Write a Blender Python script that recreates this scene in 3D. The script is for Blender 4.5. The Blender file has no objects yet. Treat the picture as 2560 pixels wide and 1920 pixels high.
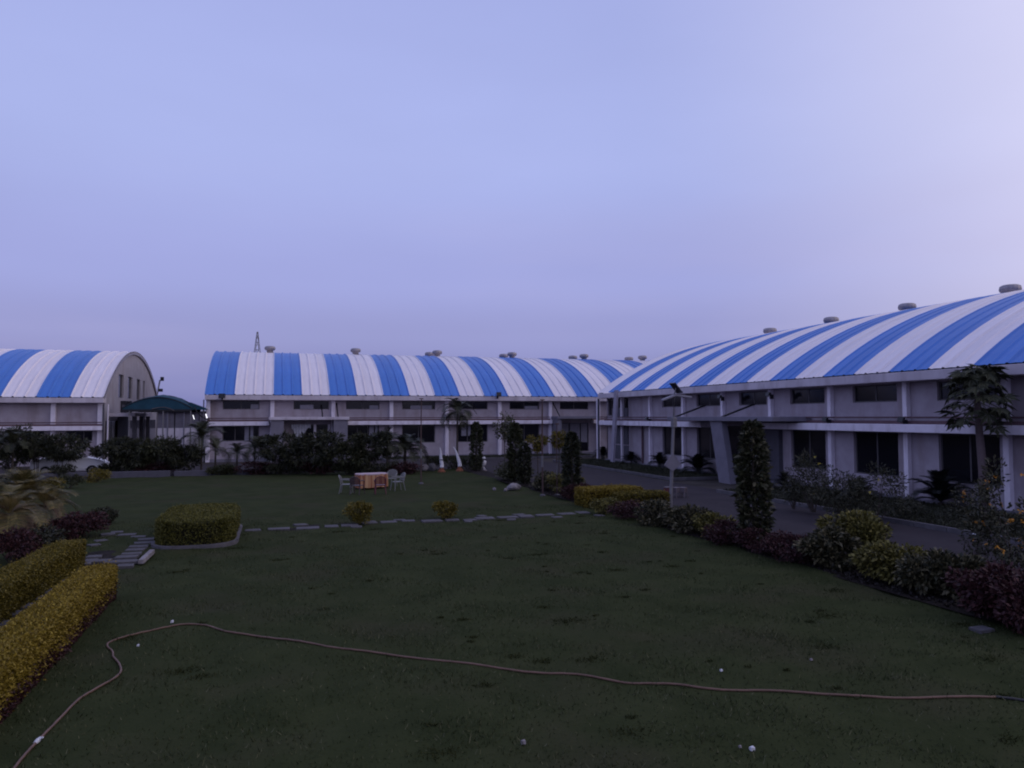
import bpy, math, random
import numpy as np
from mathutils import Vector, Matrix

S = bpy.context.scene
COL = S.collection
R = math.radians

# ------------------------------------------------------------------ camera
F_PX, YAW, PITCH, ROLL, CAM_H = 1823.5, .31288, .04403, -.00291, 3.6
_c, _s = math.cos(YAW), math.sin(YAW)
_r0, _f0, _z = Vector((_c, -_s, 0)), Vector((_s, _c, 0)), Vector((0, 0, 1))
FWD = _f0*math.cos(PITCH) + _z*math.sin(PITCH)
_u0 = -_f0*math.sin(PITCH) + _z*math.cos(PITCH)
RGT = _r0*math.cos(ROLL) + _u0*math.sin(ROLL)
UPV = -_r0*math.sin(ROLL) + _u0*math.cos(ROLL)
CAM = Vector((0, 0, CAM_H))
cd = bpy.data.cameras.new('camera')
cam = bpy.data.objects.new('camera', cd); COL.objects.link(cam)
m = Matrix.Identity(4)
for i in range(3):
    m[i][0], m[i][1], m[i][2], m[i][3] = RGT[i], UPV[i], -FWD[i], CAM[i]
cam.matrix_world = m
cd.sensor_width = 36; cd.lens = 36*F_PX/2560
cd.clip_start = .1; cd.clip_end = 4000
S.camera = cam
S.render.resolution_x, S.render.resolution_y = 1024, 768

# ------------------------------------------------------------------ sky: dusk
SUN_AZ, SUN_EL = R(112), R(3)          # azimuth clockwise from +Y
W = bpy.data.worlds.new('World'); S.world = W; W.use_nodes = True
nt = W.node_tree; nt.nodes.clear()
def nd(t, typ, **k):
    n = t.nodes.new(typ)
    for a, b in k.items(): setattr(n, a, b)
    return n
out = nd(nt, 'ShaderNodeOutputWorld')
tc = nd(nt, 'ShaderNodeTexCoord')
sep = nd(nt, 'ShaderNodeSeparateXYZ'); nt.links.new(tc.outputs['Generated'], sep.inputs[0])
ramp = nd(nt, 'ShaderNodeValToRGB'); nt.links.new(sep.outputs['Z'], ramp.inputs[0])
ramp.color_ramp.interpolation = 'EASE'
SKY = [(0, (.205, .220, .480)), (.055, (.270, .280, .560)), (.11, (.330, .345, .650)), (.18, (.370, .402, .760)),
       (.34, (.420, .480, .860)), (.55, (.395, .450, .830)), (1, (.330, .385, .740))]
e = ramp.color_ramp.elements
while len(e) < len(SKY): e.new(.5)
for el, (p, c) in zip(e, SKY): el.position = p; el.color = (*c, 1)
glow_dir = Vector((math.sin(SUN_AZ), math.cos(SUN_AZ), .30)).normalized()
dot = nd(nt, 'ShaderNodeVectorMath', operation='DOT_PRODUCT'); nt.links.new(tc.outputs['Generated'], dot.inputs[0]); dot.inputs[1].default_value = glow_dir
mr = nd(nt, 'ShaderNodeMapRange', interpolation_type='SMOOTHSTEP'); nt.links.new(dot.outputs['Value'], mr.inputs[0])
mr.inputs[1].default_value = .17; mr.inputs[2].default_value = 1.02; mr.inputs[3].default_value = 0; mr.inputs[4].default_value = 1
mix = nd(nt, 'ShaderNodeMix', data_type='RGBA'); nt.links.new(mr.outputs[0], mix.inputs[0]); nt.links.new(ramp.outputs[0], mix.inputs[6])
mix.inputs[7].default_value = (.96, .90, 1.06, 1)
# faint high cloud veil
nz = nd(nt, 'ShaderNodeTexNoise'); nz.inputs['Scale'].default_value = 2.2; nz.inputs['Detail'].default_value = 4
mp = nd(nt, 'ShaderNodeMapping'); mp.inputs['Scale'].default_value = (1, 1, 3.0); nt.links.new(tc.outputs['Generated'], mp.inputs[0]); nt.links.new(mp.outputs[0], nz.inputs['Vector'])
mr2 = nd(nt, 'ShaderNodeMapRange'); nt.links.new(nz.outputs[0], mr2.inputs[0]); mr2.inputs[1].default_value = .3; mr2.inputs[2].default_value = .75; mr2.inputs[3].default_value = .965; mr2.inputs[4].default_value = 1.035
mul = nd(nt, 'ShaderNodeVectorMath', operation='SCALE'); nt.links.new(mix.outputs[2], mul.inputs[0]); nt.links.new(mr2.outputs[0], mul.inputs['Scale'])
hz = nd(nt, 'ShaderNodeMapRange', interpolation_type='SMOOTHSTEP'); nt.links.new(sep.outputs['Z'], hz.inputs[0]); hz.inputs[1].default_value = .42; hz.inputs[2].default_value = .08
nz2 = nd(nt, 'ShaderNodeTexNoise'); nz2.inputs['Scale'].default_value = 1.7; nz2.inputs['Detail'].default_value = 5; mp2 = nd(nt, 'ShaderNodeMapping'); mp2.inputs['Scale'].default_value = (1, 1, 7); mp2.inputs['Location'].default_value = (.3, .7, .2)
nt.links.new(tc.outputs['Generated'], mp2.inputs[0]); nt.links.new(mp2.outputs[0], nz2.inputs['Vector'])
hm = nd(nt, 'ShaderNodeMapRange', interpolation_type='SMOOTHSTEP'); nt.links.new(nz2.outputs[0], hm.inputs[0]); hm.inputs[1].default_value = .42; hm.inputs[2].default_value = .72; hm.inputs[4].default_value = .16
hmul = nd(nt, 'ShaderNodeMath', operation='MULTIPLY'); nt.links.new(hz.outputs[0], hmul.inputs[0]); nt.links.new(hm.outputs[0], hmul.inputs[1])
mixh = nd(nt, 'ShaderNodeMix', data_type='RGBA'); nt.links.new(hmul.outputs[0], mixh.inputs[0]); nt.links.new(mul.outputs[0], mixh.inputs[6]); mixh.inputs[7].default_value = (.54, .48, .72, 1)
bg = nd(nt, 'ShaderNodeBackground'); nt.links.new(mixh.outputs[2], bg.inputs[0]); bg.inputs[1].default_value = .97
sky = nd(nt, 'ShaderNodeTexSky', sky_type='NISHITA'); sky.sun_disc = False; sky.sun_elevation = SUN_EL; sky.sun_rotation = SUN_AZ
bg2 = nd(nt, 'ShaderNodeBackground'); nt.links.new(sky.outputs[0], bg2.inputs[0]); bg2.inputs[1].default_value = .003
add = nd(nt, 'ShaderNodeAddShader'); nt.links.new(bg.outputs[0], add.inputs[0]); nt.links.new(bg2.outputs[0], add.inputs[1])
nt.links.new(add.outputs[0], out.inputs[0])
sl = bpy.data.lights.new('sun', 'SUN'); sl.energy = .14; sl.angle = R(25); sl.color = (1, .78, .72)
so = bpy.data.objects.new('sun', sl); COL.objects.link(so)
so.rotation_euler = Vector((-math.sin(SUN_AZ)*math.cos(SUN_EL), -math.cos(SUN_AZ)*math.cos(SUN_EL), -math.sin(SUN_EL))).to_track_quat('-Z', 'Y').to_euler()
S.view_settings.view_transform = 'Standard'; S.view_settings.look = 'None'
S.view_settings.exposure = 0; S.view_settings.gamma = 1; S.view_settings.use_curve_mapping = False
S.render.engine = 'CYCLES'
S.cycles.use_denoising = True
S.cycles.max_bounces = 5
S.cycles.filter_width = 2.0

# ------------------------------------------------------------------ pixel -> place
def ray(x, y): return FWD + RGT*((x-1280)/F_PX) - UPV*((y-960)/F_PX)
def at(x, y, z=0.):
    d = ray(x, y); return CAM + d*((z-CAM_H)/d.z)
def atX(x, y, X):
    d = ray(x, y); return CAM + d*(X/d.x)
def atY(x, y, Y):
    d = ray(x, y); return CAM + d*(Y/d.y)

# ------------------------------------------------------------------ materials
def mat(name, col, rough=.7, noise=0, scale=8., col2=None, metal=0, spec=.3, bump=0, bscale=40., stretch=None, emit=None, vary=0, stain=None):
    M = bpy.data.materials.new(name); M.use_nodes = True
    t = M.node_tree; b = t.nodes['Principled BSDF']
    b.inputs['Base Color'].default_value = (*col, 1); b.inputs['Roughness'].default_value = rough
    b.inputs['Metallic'].default_value = metal; b.inputs['Specular IOR Level'].default_value = spec
    tcn = nd(t, 'ShaderNodeTexCoord'); src = tcn.outputs['Object']
    if stretch:
        mpn = nd(t, 'ShaderNodeMapping'); mpn.inputs['Scale'].default_value = stretch; t.links.new(src, mpn.inputs[0]); src = mpn.outputs[0]
    if noise or col2:
        n = nd(t, 'ShaderNodeTexNoise'); n.inputs['Scale'].default_value = scale; n.inputs['Detail'].default_value = 6; n.inputs['Roughness'].default_value = .62
        t.links.new(src, n.inputs['Vector'])
        r = nd(t, 'ShaderNodeValToRGB'); t.links.new(n.outputs[0], r.inputs[0])
        c2 = col2 or tuple(c*(1-noise) for c in col)
        r.color_ramp.elements[0].position = .35; r.color_ramp.elements[1].position = .66
        r.color_ramp.elements[0].color = (*c2, 1); r.color_ramp.elements[1].color = (*col, 1)
        t.links.new(r.outputs[0], b.inputs['Base Color'])
        cur = r.outputs[0]
        if stain:
            sc_, st_, cs_, amt = stain
            m3 = nd(t, 'ShaderNodeMapping'); m3.inputs['Scale'].default_value = st_; t.links.new(tcn.outputs['Object'], m3.inputs[0])
            n3 = nd(t, 'ShaderNodeTexNoise'); n3.inputs['Scale'].default_value = sc_; n3.inputs['Detail'].default_value = 7; t.links.new(m3.outputs[0], n3.inputs['Vector'])
            r3 = nd(t, 'ShaderNodeMapRange', interpolation_type='SMOOTHSTEP'); t.links.new(n3.outputs[0], r3.inputs[0]); r3.inputs[1].default_value = .48; r3.inputs[2].default_value = .72; r3.inputs[4].default_value = amt
            x3 = nd(t, 'ShaderNodeMix', data_type='RGBA'); t.links.new(r3.outputs[0], x3.inputs[0]); t.links.new(cur, x3.inputs[6]); x3.inputs[7].default_value = (*cs_, 1); cur = x3.outputs[2]
        if vary:
            oi = nd(t, 'ShaderNodeObjectInfo'); r4 = nd(t, 'ShaderNodeMapRange'); t.links.new(oi.outputs['Random'], r4.inputs[0]); r4.inputs[3].default_value = 1-vary; r4.inputs[4].default_value = 1+vary
            v4 = nd(t, 'ShaderNodeVectorMath', operation='SCALE'); t.links.new(cur, v4.inputs[0]); t.links.new(r4.outputs[0], v4.inputs['Scale']); cur = v4.outputs[0]
        t.links.new(cur, b.inputs['Base Color'])
    if bump:
        n2 = nd(t, 'ShaderNodeTexNoise'); n2.inputs['Scale'].default_value = bscale; n2.inputs['Detail'].default_value = 4
        t.links.new(src, n2.inputs['Vector'])
        bp = nd(t, 'ShaderNodeBump'); bp.inputs['Strength'].default_value = bump; bp.inputs['Distance'].default_value = .02
        t.links.new(n2.outputs[0], bp.inputs['Height']); t.links.new(bp.outputs[0], b.inputs['Normal'])
    if emit:
        b.inputs['Emission Color'].default_value = (*emit[:3], 1); b.inputs['Emission Strength'].default_value = emit[3]
    return M

def leafmat(name, cols, rough=.55, spec=.25):
    M = bpy.data.materials.new(name); M.use_nodes = True
    t = M.node_tree; b = t.nodes['Principled BSDF']; b.inputs['Roughness'].default_value = rough; b.inputs['Specular IOR Level'].default_value = spec
    g = nd(t, 'ShaderNodeNewGeometry'); r = nd(t, 'ShaderNodeValToRGB'); t.links.new(g.outputs['Random Per Island'], r.inputs[0])
    el = r.color_ramp.elements
    while len(el) < len(cols): el.new(.5)
    for i, c in enumerate(cols): el[i].position = i/max(1, len(cols)-1); el[i].color = (*c, 1)
    t.links.new(r.outputs[0], b.inputs['Base Color'])
    return M

M = {}
M['wall'] = mat('wall_paint', (.40, .355, .395), .85, scale=1.6, col2=(.33, .285, .315), bump=.15, bscale=30, stain=(1.3, (1.2, 1.2, .22), (.24, .19, .19), .55))
M['wallg'] = mat('gable_paint', (.40, .37, .405), .85, scale=1.2, col2=(.34, .31, .335), stain=(1.0, (1, 1, .25), (.27, .22, .22), .5))
M['white'] = mat('white_paint', (.80, .74, .80), .8, scale=2.2, col2=(.70, .64, .70), stain=(2.0, (1.5, 1.5, .3), (.42, .36, .38), .45))
M['fascia'] = mat('fascia_paint', (.62, .56, .60), .8, scale=1.1, col2=(.50, .445, .48), stretch=(1, 1, .4), stain=(1.8, (1.2, 1.2, .3), (.34, .29, .30), .5))
M['grey'] = mat('grey_render', (.20, .185, .22), .85, scale=2, col2=(.16, .15, .18))
M['grey2'] = mat('pale_grey_render', (.34, .31, .37), .85, noise=.15, scale=3)
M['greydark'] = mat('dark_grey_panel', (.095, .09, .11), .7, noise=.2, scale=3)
M['maroon'] = mat('maroon_pipe', (.13, .075, .085), .6, noise=.3, scale=4)
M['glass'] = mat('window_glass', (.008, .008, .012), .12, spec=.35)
M['pale'] = mat('pale_panel', (.26, .25, .30), .5, noise=.15, scale=5)
M['palecloth'] = mat('pale_cloth', (.72, .72, .78), .8, noise=.25, scale=9)
M['frame'] = mat('window_frame', (.11, .10, .105), .5, noise=.2, scale=8)
M['roofw'] = mat('white_roof_sheet', (.80, .735, .76), .45, scale=.9, col2=(.72, .66, .69), spec=.4, stretch=(3, .5, 1), vary=.05, stain=(1.0, (5, .25, .25), (.50, .45, .46), .55))
M['roofb'] = mat('blue_roof_sheet', (.055, .190, .56), .45, scale=.9, col2=(.050, .165, .50), spec=.4, stretch=(3, .5, 1), vary=.06, stain=(1.0, (5, .25, .25), (.085, .16, .38), .5))
M['metal'] = mat('galvanised', (.36, .33, .35), .45, noise=.25, scale=6, metal=.5)
M['black'] = mat('black_metal', (.015, .014, .018), .5, noise=.2, scale=9)
M['pole'] = mat('grey_pole', (.20, .19, .20), .6, noise=.25, scale=8)
M['polered'] = mat('rusty_pole', (.10, .06, .055), .7, noise=.35, scale=8)
M['teal'] = mat('teal_canopy', (.014, .062, .095), .8, noise=.25, scale=1.5)
M['tealtrim'] = mat('canopy_trim', (.12, .10, .10), .8, noise=.2, scale=5)
M['lawn'] = mat('lawn', (.041, .048, .020), .95, scale=.9, col2=(.028, .035, .014), bump=.9, bscale=22, spec=.03, stain=(.45, (1, 1, 1), (.042, .036, .023), .5))
M['earth'] = mat('earth', (.07, .06, .052), .95, noise=.4, scale=.7, bump=.4, bscale=8, spec=.1)
M['soil'] = mat('soil', (.026, .020, .018), .95, noise=.5, scale=3, bump=.8, bscale=14, spec=.1)
M['road'] = mat('asphalt', (.050, .043, .048), .95, scale=.8, col2=(.039, .033, .038), bump=.3, bscale=60, spec=.08)
M['kerb'] = mat('kerb_concrete', (.13, .12, .13), .9, noise=.35, scale=3, bump=.3)
M['stone'] = mat('paving_slab', (.10, .092, .098), .85, noise=.35, scale=5, bump=.4, bscale=25)
M['rock'] = mat('pale_rock', (.27, .24, .25), .85, noise=.35, scale=6, bump=.5, bscale=12)
M['bark'] = mat('bark', (.085, .068, .058), .9, noise=.45, scale=14, bump=.6, bscale=30)
M['barkp'] = mat('papaya_bark', (.16, .12, .12), .85, noise=.3, scale=10, bump=.4, bscale=25, stretch=(1, 1, 3))
M['plwhite'] = mat('white_plastic', (.20, .195, .19), .45, noise=.1, scale=8)
M['pldark'] = mat('brown_plastic', (.075, .05, .055), .45, noise=.2, scale=8)
M['plred'] = mat('maroon_plastic', (.13, .04, .05), .45, noise=.2, scale=8)
M['tuskw'] = mat('white_plaster', (.80, .77, .80), .6, noise=.25, scale=9)
M['terra'] = mat('terracotta', (.26, .095, .05), .8, noise=.3, scale=8)
M['cloth'] = mat('table_cloth_top', (.50, .38, .40), .8, noise=.2, scale=9)
M['cloth2'] = mat('dull_pink_plastic', (.16, .13, .14), .6, noise=.25, scale=9)
M['hose'] = mat('hose', (.17, .098, .070), .5, noise=.3, scale=5)
M['hosedark'] = mat('dark_hose', (.03, .03, .035), .5, noise=.3, scale=5)
M['carw'] = mat('car_paint', (.78, .78, .82), .25, noise=.03, scale=2, spec=.5)
M['rubber'] = mat('rubber', (.012, .012, .012), .85, noise=.2, scale=9)
M['litter'] = mat('white_plastic_scrap', (.62, .62, .66), .6, noise=.15, scale=30)
M['tube'] = mat('lit_tube', (.9, .9, .9), .5, emit=(.95, .95, 1, 2.2))
M['solar'] = mat('solar_cell', (.015, .018, .035), .2, noise=.3, scale=20, spec=.5)
M['core'] = mat('twig_core', (.014, .013, .009), .95, noise=.4, scale=9)
def clothmat():
    X = mat('striped_cloth', (.42, .17, .10), .85)
    t = X.node_tree; b = t.nodes['Principled BSDF']
    tcn = nd(t, 'ShaderNodeTexCoord'); w = nd(t, 'ShaderNodeTexNoise'); w.inputs['Scale'].default_value = 7
    mpn = nd(t, 'ShaderNodeMapping'); mpn.inputs['Scale'].default_value = (1, 1, .06); t.links.new(tcn.outputs['Object'], mpn.inputs[0]); t.links.new(mpn.outputs[0], w.inputs['Vector'])
    r = nd(t, 'ShaderNodeValToRGB'); t.links.new(w.outputs[0], r.inputs[0]); r.color_ramp.elements[0].position = .40; r.color_ramp.elements[1].position = .6
    r.color_ramp.elements[0].color = (.30, .11, .055, 1); r.color_ramp.elements[1].color = (.52, .31, .17, 1)
    t.links.new(r.outputs[0], b.inputs['Base Color']); return X
M['stripe'] = clothmat()
L = {}
L['dark'] = leafmat('dark_leaf', [(.015, .018, .010), (.030, .033, .016), (.050, .050, .028)])
L['mid'] = leafmat('green_leaf', [(.022, .026, .012), (.040, .044, .018), (.060, .060, .028)])
L['column'] = leafmat('column_leaf', [(.014, .016, .008), (.026, .030, .012), (.045, .045, .020), (.11, .10, .06)])
L['light'] = leafmat('pale_green_leaf', [(.040, .046, .022), (.070, .072, .034), (.11, .10, .055)])
L['box'] = leafmat('box_leaf', [(.055, .055, .012), (.095, .092, .018), (.15, .138, .026)])
L['gold'] = leafmat('golden_leaf', [(.13, .088, .012), (.22, .158, .020), (.31, .23, .032)])
L['goldg'] = leafmat('golden_green_leaf', [(.060, .052, .010), (.125, .100, .014), (.20, .150, .022)])
L['burg'] = leafmat('burgundy_leaf', [(.022, .009, .010), (.045, .016, .018), (.070, .026, .026)])
L['burgdark'] = leafmat('dark_ground_leaf', [(.010, .008, .007), (.018, .012, .011), (.024, .020, .014)])
L['croton'] = leafmat('croton_leaf', [(.018, .020, .012), (.03, .032, .018), (.050, .048, .022), (.10, .088, .045), (.16, .14, .08)])
L['crotony'] = leafmat('yellow_croton_leaf', [(.034, .034, .012), (.080, .074, .018), (.14, .125, .030), (.21, .18, .05)])
L['grassy'] = leafmat('grass_blade', [(.022, .031, .012), (.034, .044, .018), (.048, .054, .025), (.12, .12, .07)], .85, .05)
L['weed'] = leafmat('weed_leaf', [(.020, .025, .009), (.030, .034, .012), (.040, .042, .016)], .9, .03)
L['palmdry'] = leafmat('dry_frond', [(.07, .044, .028), (.14, .085, .052), (.22, .135, .085)])
L['palmg'] = leafmat('golden_frond', [(.050, .050, .016), (.11, .095, .028), (.24, .17, .055)])
L['cycad'] = leafmat('cycad_leaf', [(.008, .009, .010), (.014, .015, .013)])
L['flower'] = leafmat('orange_flower', [(.48, .18, .02), (.62, .30, .04)])
L['yflower'] = leafmat('yellow_flower', [(.5, .40, .05), (.6, .5, .10)])
L['feather'] = leafmat('feathery_leaf', [(.020, .023, .012), (.036, .037, .020), (.058, .054, .032)])
L['papaya'] = leafmat('papaya_leaf', [(.018, .022, .012), (.032, .036, .018), (.052, .054, .028)])

# ------------------------------------------------------------------ mesh helpers
def link(name, data, parent=None, loc=None):
    o = bpy.data.objects.new(name, data); COL.objects.link(o)
    if parent is not None: o.parent = parent
    if loc is not None: o.location = loc
    return o
def tag(o, label=None, cat=None, group=None, kind=None):
    if label: o['label'] = label
    if cat: o['category'] = cat
    if group: o['group'] = group
    if kind: o['kind'] = kind
    return o
def empty(name, loc, rz=0, label=None, cat=None, group=None):
    o = link(name, None, None, loc); o.rotation_euler.z = rz; o.empty_display_size = .2
    return tag(o, label, cat, group)
class MB:
    def __init__(s): s.v = []; s.f = []
    def quad(s, a, b, c, d):
        n = len(s.v); s.v += [tuple(a), tuple(b), tuple(c), tuple(d)]; s.f.append((n, n+1, n+2, n+3)); return s
    def box(s, x0, x1, y0, y1, z0, z1, mtx=None):
        n = len(s.v)
        p = [(x0, y0, z0), (x1, y0, z0), (x1, y1, z0), (x0, y1, z0), (x0, y0, z1), (x1, y0, z1), (x1, y1, z1), (x0, y1, z1)]
        if mtx is not None: p = [tuple(mtx @ Vector(q)) for q in p]
        s.v += p
        s.f += [tuple(n+i for i in f) for f in ((3, 2, 1, 0), (4, 5, 6, 7), (0, 1, 5, 4), (1, 2, 6, 5), (2, 3, 7, 6), (3, 0, 4, 7))]; return s
    def hexa(s, p):      # eight corners: bottom 4 then top 4
        n = len(s.v); s.v += [tuple(q) for q in p]
        s.f += [tuple(n+i for i in f) for f in ((3, 2, 1, 0), (4, 5, 6, 7), (0, 1, 5, 4), (1, 2, 6, 5), (2, 3, 7, 6), (3, 0, 4, 7))]; return s
    def tube(s, pts, rad, n=8, cap=True):
        pts = [Vector(p) for p in pts]
        if not hasattr(rad, '__len__'): rad = [rad]*len(pts)
        base = len(s.v); up = Vector((0, 0, 1))
        for i, p in enumerate(pts):
            d = (pts[min(i+1, len(pts)-1)] - pts[max(i-1, 0)]).normalized()
            a = d.cross(up)
            if a.length < .05: a = d.cross(Vector((1, 0, 0)))
            a.normalize(); b = a.cross(d)
            for k in range(n):
                t = 2*math.pi*k/n; s.v.append(tuple(p + (a*math.cos(t)+b*math.sin(t))*rad[i]))
        for i in range(len(pts)-1):
            for k in range(n):
                k2 = (k+1) % n
                s.f.append((base+i*n+k, base+i*n+k2, base+(i+1)*n+k2, base+(i+1)*n+k))
        if cap:
            s.f.append(tuple(base+k for k in range(n))[::-1]); e_ = base+(len(pts)-1)*n; s.f.append(tuple(e_+k for k in range(n)))
        return s
    def lathe(s, prof, n=16, c=(0, 0, 0)):
        b = len(s.v)
        for r_, z_ in prof:
            for k in range(n):
                t = 2*math.pi*k/n; s.v.append((c[0]+r_*math.cos(t), c[1]+r_*math.sin(t), c[2]+z_))
        for i in range(len(prof)-1):
            for k in range(n):
                k2 = (k+1) % n; s.f.append((b+i*n+k, b+i*n+k2, b+(i+1)*n+k2, b+(i+1)*n+k))
        s.f.append(tuple(b+k for k in range(n))[::-1]); e_ = b+(len(prof)-1)*n; s.f.append(tuple(e_+k for k in range(n)))
        return s
    def mesh(s, name, mt, smooth=False):
        me = bpy.data.meshes.new(name); me.from_pydata(s.v, [], s.f); me.materials.append(mt)
        if smooth: me.shade_smooth()
        me.update(); return me
    def build(s, name, mt, parent=None, smooth=False, loc=None, bevel=0):
        o = link(name, s.mesh(name, mt, smooth), parent, loc)
        if bevel:
            b = o.modifiers.new('bevel', 'BEVEL'); b.width = bevel; b.segments = 2; b.limit_method = 'ANGLE'
        return o

def npmesh(name, V, Fq, mt):
    me = bpy.data.meshes.new(name); nV, nF, k = len(V), len(Fq), Fq.shape[1]
    me.vertices.add(nV); me.vertices.foreach_set('co', np.ascontiguousarray(V, dtype=np.float32).ravel())
    me.loops.add(nF*k); me.loops.foreach_set('vertex_index', np.ascontiguousarray(Fq, dtype=np.int32).ravel())
    me.polygons.add(nF); me.polygons.foreach_set('loop_start', np.arange(0, nF*k, k, dtype=np.int32))
    me.materials.append(mt); me.update(calc_edges=True); return me
def norm(a): return a/np.maximum(1e-6, np.linalg.norm(a, axis=1, keepdims=True))
def leaves(P, D, length, width, rng, fold=.25):
    """one folded diamond leaf per point"""
    n = len(P); D = norm(D); Lh = length*rng.uniform(.65, 1.3, (n, 1)); Wd = width*rng.uniform(.7, 1.3, (n, 1))
    Sd = norm(np.cross(D, rng.normal(size=(n, 3)))); Nn = np.cross(D, Sd)
    V = np.empty((n, 4, 3)); V[:, 0] = P
    V[:, 1] = P + D*Lh*.5 + Sd*Wd*.5 + Nn*Wd*fold
    V[:, 2] = P + D*Lh - np.array([0, 0, .15])*Lh
    V[:, 3] = P + D*Lh*.5 - Sd*Wd*.5 + Nn*Wd*fold
    return V.reshape(-1, 3), np.arange(n*4).reshape(-1, 4)
def clump_points(rng, n, c, rad, K, cr, shape='ell'):
    C = rng.normal(size=(K, 3)); C = norm(C)*rng.uniform(.25, 1, (K, 1))**.5
    if shape == 'dome': C[:, 2] = np.abs(C[:, 2])
    C = C*np.array(rad)*(1-cr*.6) + np.array(c)
    idx = rng.integers(0, K, n); off = norm(rng.normal(size=(n, 3)))*rng.uniform(.2, 1, (n, 1))**.6
    P = C[idx] + off*np.array(rad)*cr
    Dn = norm(off + .45*norm(P-np.array(c)) + rng.normal(scale=.45, size=(n, 3)))
    return P, Dn, C

seed = [11]
def rg():
    seed[0] += 1; return np.random.default_rng(seed[0])

def shrub(name, label, loc, w, h, lm, n=1400, leaf=.11, lw=.055, K=14, cr=.36, group=None, depth=None, cat='shrub', extra=None, droop=0.):
    """loose leafy bush: a few stems and a crown of leaves"""
    r = rg(); d = depth or w
    t = empty(name, loc, 0, label, cat, group)
    P, D, C = clump_points(r, n, (0, 0, h*.52), (w*.5, d*.5, h*.5), K, cr)
    P[:, 2] = np.maximum(P[:, 2], .03 + .1*r.random(n)*h); D[:, 2] += .25-droop
    V, Fq = leaves(P, D, leaf, lw, r)
    V[:, 2] = np.maximum(V[:, 2], .012)
    link('foliage', npmesh('foliage', V, Fq, lm), t)
    b = MB()
    for k in range(min(6, K)):
        q = C[k]; b.tube([(q[0]*.12, q[1]*.12, -.03), (q[0]*.5, q[1]*.5, q[2]*.5), tuple(q)], [.018+.008*h, .014, .006], 5)
    b.build('stem', M['bark'], t)
    if extra:
        mm, cnt, sz = extra
        P, D, _ = clump_points(r, cnt, (0, 0, h*.58), (w*.52, d*.52, h*.5), K, cr*.9); D[:, 2] += .4
        for q, dd in zip(P, D):
            q = q.copy(); q[2] = max(q[2], .15)
            nb = 7; PP = np.repeat(q[None], nb, 0); DD = norm(np.repeat(norm(dd[None]), nb, 0)*.35 + norm(r.normal(size=(nb, 3))))
            V, Fq = leaves(PP, DD, sz, sz*.6, r); link('flower', npmesh('flower', V, Fq, mm), t)
    return t

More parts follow.
